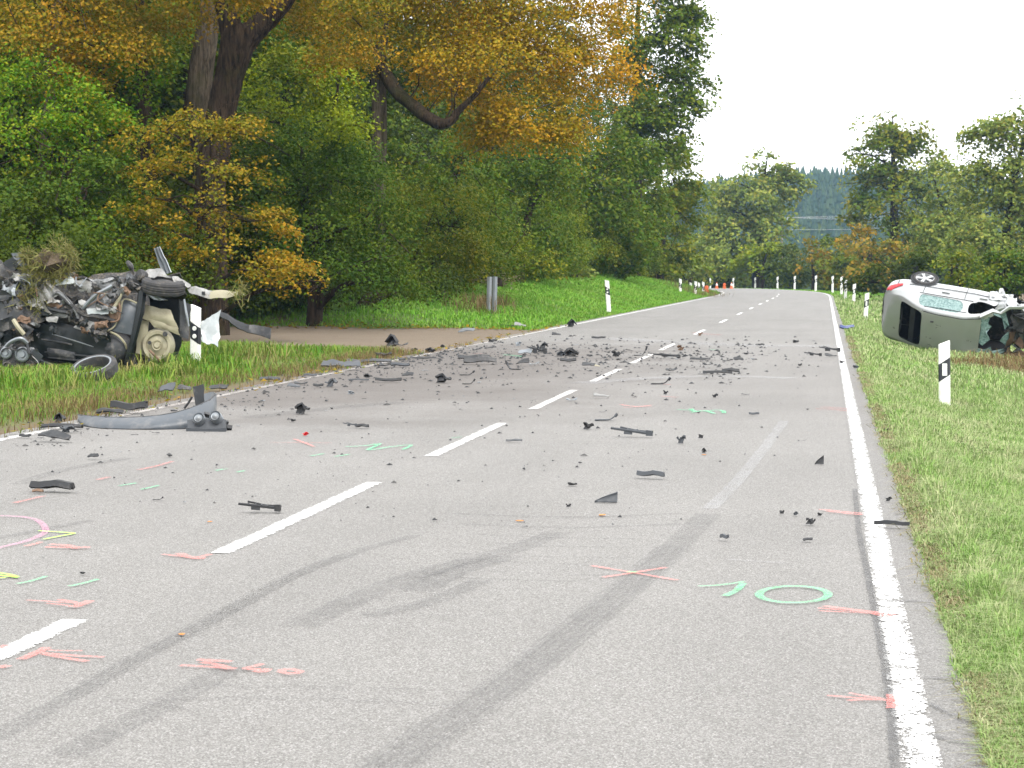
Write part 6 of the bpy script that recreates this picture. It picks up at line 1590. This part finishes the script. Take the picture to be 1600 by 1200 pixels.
PIECES = [
 ("trim_strip", "black curved trim strip with a pale spot at the left photo edge", "trim piece", 43, 752, 117, 771, 'strip', 'black', .18, -10),
 ("bolt", "brass ended bolt lying below the black curved trim strip", "bolt", 50, 766, 67, 773, 'strip', 'rust', .3, 0),
 ("mirror_fragment", "crumpled black mirror foot beside the second nearest lane dash", "plastic part", 369, 784, 438, 804, 'bracket', 'black', .4, 6),
 ("plastic_block", "black broken block alone on the left lane beyond the headlamp", "plastic part", 460, 631, 483, 649, 'lump', 'black', .7, 0),
 ("perforated_bracket", "long black perforated bracket on the middle of the road", "bracket", 953, 667, 1021, 685, 'bracket', 'dark_grey', .25, -12),
 ("mirror_shell", "dark grey fin shaped mirror cap on the near lane", "mirror cap", 928, 772, 964, 788, 'fin', 'dark_grey', .5, 0),
 ("wiper_blade", "thin wiper blade with a pale edge on the near lane", "wiper blade", 994, 737, 1039, 750, 'strip', 'dark_grey', .12, -16),
 ("knob", "small black notched block left of the perforated bracket", "plastic part", 911, 662, 927, 673, 'lump', 'black', .8, 0),
 ("clip_arm", "grey clip with a raised arm above the perforated bracket", "clip", 929, 649, 964, 659, 'hook', 'dark_grey', .4, 8),
 ("spike_shard", "black upright spike shaped shard near the right edge line", "shard", 1273, 714, 1287, 728, 'fin', 'black', .5, 0),
 ("rubber_lump", "largest of the four small black lumps left of the right edge line", "lump", 1259, 812, 1274, 823, 'lump', 'black', .7, 0),
 ("rubber_lump", "small black lump at the left of the four by the right edge line", "lump", 1218, 800, 1226, 806, 'lump', 'black', .7, 0),
 ("rubber_lump", "small black lump second from left of the four by the right edge line", "lump", 1240, 802, 1248, 808, 'lump', 'dark_grey', .7, 0),
 ("rubber_lump", "small black lump at the right of the four by the right edge line", "lump", 1277, 804, 1285, 809, 'lump', 'black', .7, 0),
 ("rod", "thin black rod reaching from the right edge line into the grass", "rod", 1366, 815, 1421, 827, 'strip', 'black', .05, -14),
 ("short_pin", "short dark pin lying aslant above the sprayed cross", "pin", 1125, 837, 1139, 847, 'strip', 'dark_grey', .25, -35),
 ("sliver", "thin curved black sliver left of the right edge line", "shard", 1254, 844, 1270, 849, 'shard', 'black', .4, 0),
 ("blue_strip", "blue plastic strip on the verge beside the leaning post", "plastic part", 1312, 509, 1334, 517, 'strip', 'blue', .3, 12),
 ("grille_piece", "black grille piece lying across the right edge line", "grille", 1280, 540, 1313, 553, 'bracket', 'black', .4, 5),
 ("plastic_part", "black broken part left of the grille piece by the right edge line", "plastic part", 1257, 550, 1284, 559, 'bracket', 'black', .3, -10),
 ("plastic_part", "small black part just below the grille piece", "plastic part", 1288, 555, 1308, 560, 'shard', 'black', .5, 0),
 ("red_lens_piece", "bright red lens piece beyond the red sprayed cross", "lens piece", 472, 677, 482, 683, 'lump', 'red_lens', .5, 0),
 ("black_box_part", "black box shaped part alone between the debris heap and the left lane", "plastic part", 680, 586, 704, 600, 'lump', 'black', .6, 0),
 ("flat_trim_strip", "long flat black blade left of the box shaped part", "trim piece", 585, 592, 628, 599, 'strip', 'black', .12, 2),
 ("bumper_beam", "upper of two long black beams in the debris field", "bumper part", 715, 555, 765, 565, 'strip', 'black2', .12, 6),
 ("bumper_beam", "lower of two long black beams in the debris field", "bumper part", 724, 559, 776, 571, 'strip', 'black', .14, 10),
 ("headlamp_wreck", "largest black heap in the middle of the debris field", "plastic part", 822, 538, 854, 557, 'bracket', 'black', .6, 0),
 ("fan_shroud", "rounded black part on top of the largest heap", "plastic part", 838, 536, 856, 552, 'lump', 'black2', .7, 0),
 ("air_duct", "ribbed black duct right of the largest heap", "plastic part", 880, 546, 904, 558, 'lump', 'black', .6, 0),
 ("glass_bracket", "pale edged bracket below the largest heap", "bracket", 808, 548, 832, 557, 'shard', 'zinc', .5, 0),
 ("grey_tile", "small grey tile left of the largest heap", "plastic part", 805, 535, 815, 542, 'lump', 'zinc', .6, 0),
 ("foam_piece", "dark rounded piece left of the air duct", "plastic part", 869, 550, 884, 558, 'lump', 'dark_grey', .6, 0),
 ("wire_loop", "black looped wire left below the largest heap", "wire", 789, 566, 813, 579, 'hook', 'black', .5, 170),
 ("bent_plate", "black bent plate below the largest heap", "plastic part", 806, 561, 826, 574, 'shard', 'black', .5, 0),
 ("metal_piece", "small pale metal scrap right of the bent plate", "scrap", 826, 565, 842, 573, 'shard', 'steel', .5, 0),
 ("trim_clip", "black clip with a pale end in the middle of the debris field", "clip", 875, 561, 900, 568, 'strip', 'black', .3, 0),
 ("arched_part", "black arched part left of a yellow tinted scrap", "plastic part", 909, 568, 929, 577, 'shard', 'black', .6, 0),
 ("tinted_scrap", "pale tinted scrap beside the arched black part", "scrap", 927, 570, 937, 575, 'shard', 'beige', .6, 0),
 ("cup_part", "black cup shaped part left of the centre dashes", "plastic part", 955, 549, 969, 559, 'lump', 'black', .7, 0),
 ("bent_hook", "black hook with an upright end among the centre dashes", "plastic part", 990, 543, 1011, 557, 'hook', 'black', .4, 0),
 ("long_module", "long black module right of the upright hook", "plastic part", 1021, 552, 1063, 561, 'bracket', 'black', .3, 0),
 ("brown_lump", "brownish black lump on the dash beyond the long module", "lump", 1058, 541, 1069, 549, 'lump', 'rust', .7, 0),
 ("mud_flap", "black flap with raised edge right of the centre dashes", "plastic part", 1040, 572, 1058, 583, 'shard', 'black2', .6, 0),
 ("spatula_piece", "black spatula shaped piece on the right lane", "plastic part", 1017, 592, 1047, 602, 'hook', 'black', .3, 0),
 ("long_rail", "long thin black rail on the right lane", "rail", 1098, 580, 1144, 587, 'strip', 'black', .06, -3),
 ("oval_part", "black oval part above the right end of the long rail", "plastic part", 1128, 577, 1155, 584, 'strip', 'black', .3, 0),
 ("dark_plate", "dark plate at the far right of the debris band", "plastic part", 1146, 560, 1163, 567, 'shard', 'black', .5, 0),
 ("flat_trim", "low flat trim left of the dark plate", "trim piece", 1078, 560, 1110, 565, 'strip', 'black2', .1, 0),
 ("mud_lump", "small lump with a bent top on the right lane", "lump", 1036, 612, 1044, 618, 'lump', 'black', .7, 0),
 ("pebble_part", "small oval black part below the green sprayed zigzag on the right", "lump", 1113, 617, 1122, 623, 'lump', 'black', .6, 0),
 ("pale_peel", "pale curled peel right of the near centre dash", "scrap", 925, 616, 952, 624, 'shard', 'pale_metal', .3, -8),
 ("grey_patch", "grey flat scrap on the dash in the middle of the debris", "scrap", 884, 622, 902, 628, 'shard', 'zinc', .4, 0),
 ("cap_pair", "grey cap with a knob on the right lane", "cap", 1058, 682, 1072, 695, 'lump', 'dark_grey', .6, 0),
 ("round_nut", "black nut below the grey cap", "nut", 1096, 702, 1104, 710, 'lump', 'black', .7, 0),
 ("black_tab", "black tab right of the grey cap", "tab", 1091, 681, 1099, 687, 'lump', 'black', .6, 0),
 ("grey_peel", "thin grey peel far right on the near lane", "scrap", 1170, 646, 1186, 651, 'strip', 'dark_grey', .3, -4),
 ("dark_flake", "dark flake left of the perforated bracket on the near lane", "shard", 790, 688, 816, 693, 'strip', 'dark_grey', .15, 6),
 ("dark_flake", "small dark flake beside the second lane dash", "shard", 886, 757, 902, 761, 'lump', 'black', .5, 0),
 ("pad_piece", "small dark pad left of the mirror cap", "pad", 884, 790, 893, 795, 'lump', 'black', .5, 0),
 ("engine_mount", "ribbed black part standing at the farm track's mouth", "plastic part", 600, 524, 623, 543, 'lump', 'black', .6, 0),
 ("mount_scrap", "grey scrap right of the ribbed part at the track's mouth", "scrap", 622, 535, 637, 543, 'shard', 'dark_grey', .6, 0),
 ("black_pad", "flat black pad on the left edge line below the track's mouth", "pad", 583, 553, 614, 562, 'lump', 'black', .5, 0),
 ("long_lath", "long dark lath under the black pad", "trim piece", 540, 562, 612, 569, 'strip', 'dark_grey', .08, 4),
 ("bent_sheet", "grey bent sheet at the grass edge left of the laths", "scrap", 500, 566, 536, 579, 'shard', 'dark_grey', .5, 0),
 ("bent_sheet", "dark grey bent sheet on the left edge line", "scrap", 534, 566, 562, 580, 'shard', 'dark_grey', .6, 20),
 ("crushed_can", "grey crumpled tube right of the long lath", "tube", 610, 568, 640, 575, 'strip', 'dark_grey', .25, -5),
 ("scrap_heap", "small dark heap right of the long lath", "scrap", 590, 562, 612, 576, 'shard', 'black', .7, 0),
 ("flat_bar", "thin long bar just beyond the left edge line", "bar", 640, 559, 682, 563, 'strip', 'black', .06, 0),
 ("bar_end", "dark bar end beside the thin long bar", "bar", 622, 560, 641, 565, 'strip', 'black', .2, 8),
 ("lamp_socket", "black lamp socket on the road beyond the track's mouth", "plastic part", 664, 545, 680, 552, 'lump', 'black', .6, 0),
 ("black_scrap", "black scrap left of the lamp socket", "scrap", 612, 548, 630, 553, 'strip', 'black', .3, 0),
 ("black_scrap", "short black scrap between lamp socket and ribbed part", "scrap", 640, 546, 652, 550, 'lump', 'black', .5, 0),
 ("dark_clip", "dark clip beyond the lamp socket", "clip", 688, 540, 696, 545, 'lump', 'black', .6, 0),
 ("rubber_scrap", "black rubber foot right of the zinc posts on the road", "plastic part", 762, 531, 776, 536, 'lump', 'black', .5, 0),
 ("oval_scrap", "dark oval scrap left of the grey tile", "scrap", 758, 541, 772, 547, 'shard', 'black', .5, 0),
 ("grey_fender_piece", "grey fender piece in the grass below the zinc posts", "scrap", 714, 514, 741, 523, 'shard', 'zinc', .5, 0),
 ("white_wedge", "white bent wedge in the grass on the far bank", "scrap", 803, 505, 821, 514, 'shard', 'pale_metal', .5, 0),
 ("black_wedge", "black scrap in the grass left of the white wedge", "scrap", 782, 507, 804, 513, 'bracket', 'black', .4, 0),
 ("clod", "black upright lump on the far left edge line", "lump", 886, 500, 901, 512, 'lump', 'black', .7, 0),
 ("oval_scrap", "small dark oval on the road below the far upright lump", "scrap", 862, 521, 876, 527, 'shard', 'black', .5, 0),
 ("key_piece", "key shaped black piece beyond the debris field", "plastic part", 924, 527, 946, 531, 'strip', 'black', .25, 0),
 ("far_shard", "small black shard alone on the far right lane", "shard", 1184, 538, 1194, 542, 'strip', 'black', .3, -8),
 ("far_shard", "dark shard beside the pale film on the right lane", "shard", 1238, 533, 1248, 537, 'lump', 'black', .6, 0),
 ("dash_scrap", "dark scrap at the near end of the far lane dash", "scrap", 1090, 521, 1098, 526, 'lump', 'rust', .6, 0),
 ("wing_shard", "black wing shaped shard at the left end of the debris field", "shard", 458, 595, 480, 603, 'shard', 'black', .5, 10),
 ("curl_shard", "grey curled shard under the wing shaped one", "shard", 448, 601, 468, 609, 'shard', 'dark_grey', .6, 0),
 ("thin_shard", "flat black shard right of the curled one", "shard", 489, 601, 505, 607, 'strip', 'black', .3, 0),
 ("frog_shard", "grey shard with a pointed top at the left end of the debris field", "shard", 508, 593, 526, 606, 'lump', 'dark_grey', .6, 0),
 ("grey_shard", "small grey shard below the pointed one", "shard", 543, 612, 553, 618, 'lump', 'zinc', .6, 0),
 ("loop_scrap", "black curved scrap left of the box shaped part", "scrap", 627, 584, 646, 592, 'shard', 'black', .5, 0),
 ("thin_rod", "thin rod left of the flat black blade", "rod", 544, 593, 577, 597, 'strip', 'dark_grey', .05, 0),
 ("black_stud", "dark scrap beyond the thin rod", "scrap", 567, 586, 582, 592, 'lump', 'black', .5, 0),
 ("ridge_scrap", "black ridged scrap right of the box shaped part", "scrap", 722, 594, 742, 602, 'hook', 'black', .4, 0),
 ("ridge_scrap", "black ridged scrap above the other one right of the box shaped part", "scrap", 718, 581, 741, 588, 'hook', 'black', .4, 0),
 ("scatter_scrap", "grey broken scrap beyond the red lens piece", "scrap", 535, 660, 558, 670, 'bracket', 'dark_grey', .4, 0),
 ("scatter_scrap", "dark broken scrap right of the grey one beyond the red lens", "scrap", 556, 664, 576, 671, 'strip', 'black', .3, -6),
 ("small_bracket", "black elbow shaped bit left of the sprayed cross on the left lane", "bracket", 135, 711, 155, 720, 'shard', 'black', .4, -15),
 ("small_clip", "small black clip on the left lane below the bumper skin", "clip", 238, 779, 255, 784, 'hook', 'black', .3, 0),
 ("plastic_bar", "black arm lying behind the grey bumper skin", "plastic part", 170, 627, 232, 648, 'strip', 'black', .12, -12),
 ("black_tray", "flat black tray behind the left half of the bumper skin", "plastic part", 146, 641, 195, 652, 'shard', 'black', .3, 0),
 ("black_elbow", "black upright elbow at the left end of the bumper skin", "plastic part", 84, 648, 101, 662, 'lump', 'black', .7, 0),
 ("black_curve", "black ragged strip touching the bumper skin's left end", "trim piece", 62, 663, 130, 672, 'strip', 'black', .15, 0),
 ("small_module", "small dark module below the ragged strip", "plastic part", 92, 667, 115, 678, 'lump', 'dark_grey', .6, 0),
 ("trim_wedge", "black wedge of trim in front of the bumper skin's left end", "trim piece", 55, 677, 113, 693, 'shard', 'black2', .25, -14),
 ("trim_end", "short black trim end left of the trim wedge", "trim piece", 29, 680, 48, 686, 'strip', 'black', .3, 0),
 ("edge_scrap", "crumpled grey foil at the grass edge behind the bumper skin", "scrap", 245, 600, 272, 622, 'shard', 'dark_grey', .7, 0),
 ("edge_scrap", "dark crumpled scrap right of the grey foil at the grass edge", "scrap", 275, 603, 298, 616, 'shard', 'dark_metal', .6, 0),
 ("edge_scrap", "black scrap at the grass edge right of the bumper's upright flap", "scrap", 325, 603, 356, 613, 'shard', 'black', .5, 0),
 ("edge_scrap", "dark splinters on the left edge line beyond the headlamp", "scrap", 405, 590, 438, 597, 'strip', 'dark_grey', .2, -6),
 ("edge_scrap", "grey splinter on the left edge line", "scrap", 474, 585, 495, 590, 'strip', 'dark_grey', .2, 0),
 ("grass_scrap", "dark scrap lying in the right verge grass", "scrap", 1409, 706, 1422, 716, 'lump', 'black2', .6, 0),
 ("grass_scrap", "small black crumb at the right asphalt edge nearer the far post", "scrap", 1381, 671, 1388, 680, 'lump', 'black', .6, 0),
 ("edge_bit", "black bit on the asphalt margin right of the edge line", "scrap", 1384, 779, 1394, 786, 'lump', 'black', .6, 0),
 ("edge_bit", "grey bit on the right edge line", "scrap", 1332, 572, 1342, 577, 'lump', 'dark_grey', .6, 0),
 ("edge_bit", "tiny black bit beyond the grey bit on the right margin", "scrap", 1312, 565, 1320, 569, 'lump', 'black', .6, 0),
]
for i, (nm, lb, ct, x0, y0, x1, y1, kd, mt, dp, rz) in enumerate(PIECES):
    piece(nm, lb, ct, x0, y0, x1, y1, kd, mt, dp, rz, 500 + i)
for i, (x, y, s, lb) in enumerate(((812, 816, .05, "orange fallen leaf left of the mirror cap"), (941, 807, .06, "orange fallen leaf below the mirror cap"), (284, 994, .04, "small orange leaf on the dark damp trail in the foreground"), (1100, 712, .04, "pale fallen leaf below the grey cap"), (328, 817, .035, "tiny orange leaf below the crumpled mirror foot"))):
    p = gnd(x, y)
    o = MB().sheet(lambda u, v: Vector(((u - .5) * s, (v - .5) * s * .7 * math.sin(u * 3.1), .2 * s * abs(v - .5) + .006)), 5, 3, .002).build("fallen_leaf", M['leaf_orange_dead'], None, 40)
    o.location = p; o.rotation_euler = (0, 0, i); tag(o, lb, "leaf")

# ---- small fragments: individuals, sharing a few shapes
gF = np.random.default_rng(808)
FM = []
for k in range(12):
    kd = ('shard', 'lump', 'strip', 'lump', 'shard', 'hook')[k % 6]
    mb = KIND[kd](1, (.6, .8, .2, .6, .4, .35)[k % 6], (.35, .5, .12, .4, .3, .4)[k % 6], 900 + k)
    FM.append(mb.mesh("fragment", M[('black', 'black2', 'dark_grey', 'black', 'zinc', 'black')[(k * 5 + k // 6) % 6]], None))
ZONES = [  # n, x mean/sd or range, y mean, y sd, size range, label
 (96, (-6.2, -1.2), 36.5, 3.6, (.03, .13), "small dark plastic fragment in the dense debris band left of the centre line"),
 (22, (-1.7, -.2), 36, 4.5, (.03, .11), "small dark fragment on the right lane beside the debris band"),
 (48, (-6.0, -2.2), 25, 4.2, (.02, .07), "small dark fragment on the dusty left lane between debris band and bumper skin"),
 (34, (-7.3, -5.2), 21, 3.0, (.02, .06), "small dark fragment near the left road edge round the bumper skin"),
 (28, (-2.4, .1), 20, 5, (.012, .035), "tiny dark fragment strewn on the near right lane"),
 (16, (-5.6, -3.0), 14, 2.4, (.01, .03), "tiny dark fragment on the near left lane"),
]
for n, (xa, xb), ym, ys, (sa, sb), lab in ZONES:
    for i in range(n):
        x = gF.uniform(xa, xb); y = float(np.clip(gF.normal(ym, ys), 9, 60))
        s = sa + (sb - sa) * gF.random() ** 2.2
        o = link("fragment", FM[int(gF.integers(12))]); o.location = (x, y, .008); o.rotation_euler = (0, 0, gF.random() * 6.28)
        o.scale = (s * gF.uniform(.7, 1.5), s, s * gF.uniform(.6, 1.2))
        tag(o, lab, "fragment", lab.replace("small dark ", "").replace("tiny dark ", "").replace("plastic ", ""))
# crumbs nobody could count
n = 2600
X = np.where(gF.random(n) < .75, gF.uniform(-7.4, -1.2, n), gF.uniform(-7.5, 0, n)); Y = np.where(gF.random(n) < .6, gF.normal(36, 4, n), gF.uniform(12, 50, n))
k_ = int(n * .25); X[:k_] = gF.normal(-7.0, .5, k_); Y[:k_] = gF.uniform(17, 42, k_)
X = X.clip(-7.9, .4); Y = Y.clip(9, 60)
s = .006 + .022 * gF.random(n) ** 3 * (Y / 25)
tet = np.array([(-1, -.6, 0), (1, -.5, 0), (.1, .9, 0), (0, 0, .9)]); ro = gF.random(n) * 6.28
V = np.zeros((n, 4, 3)); st_ = gF.uniform(.6, 2.0, n)
V[:, :, 0] = X[:, None] + (tet[None, :, 0] * st_[:, None] * np.cos(ro)[:, None] - tet[None, :, 1] * np.sin(ro)[:, None]) * s[:, None]
V[:, :, 1] = Y[:, None] + (tet[None, :, 0] * st_[:, None] * np.sin(ro)[:, None] + tet[None, :, 1] * np.cos(ro)[:, None]) * s[:, None]
V[:, :, 2] = .007 + tet[None, :, 2] * s[:, None]
Fq = (np.arange(n)[:, None, None] * 4 + np.array([[0, 1, 3], [1, 2, 3], [2, 0, 3], [0, 2, 1]])[None]).reshape(-1, 3)
o = link("debris_crumbs", np_mesh("debris_crumbs", V.reshape(-1, 3), Fq, M['black2'])); tag(o, "crumbs of dark plastic and glass strewn over the road", "debris", kind="stuff")

# ------------------------------------------------------------------ haze in the valley
hb = MB().box((0, 480, 22), (1500, 1060, 56))
hz_m, hnt, hout = new_mat("valley_haze")
hv = hnt.nodes.new("ShaderNodeVolumePrincipled")
hv.inputs["Color"].default_value = (.42, .66, 1.0, 1)
hv.inputs["Density"].default_value = 0.00019
hv.inputs["Anisotropy"].default_value = .1
hnt.links.new(hv.outputs[0], hout.inputs["Volume"])
hz_o = hb.build("haze", hz_m, None, None)
tag(hz_o, kind="stuff")
print("leaf tris", NTRI[0])
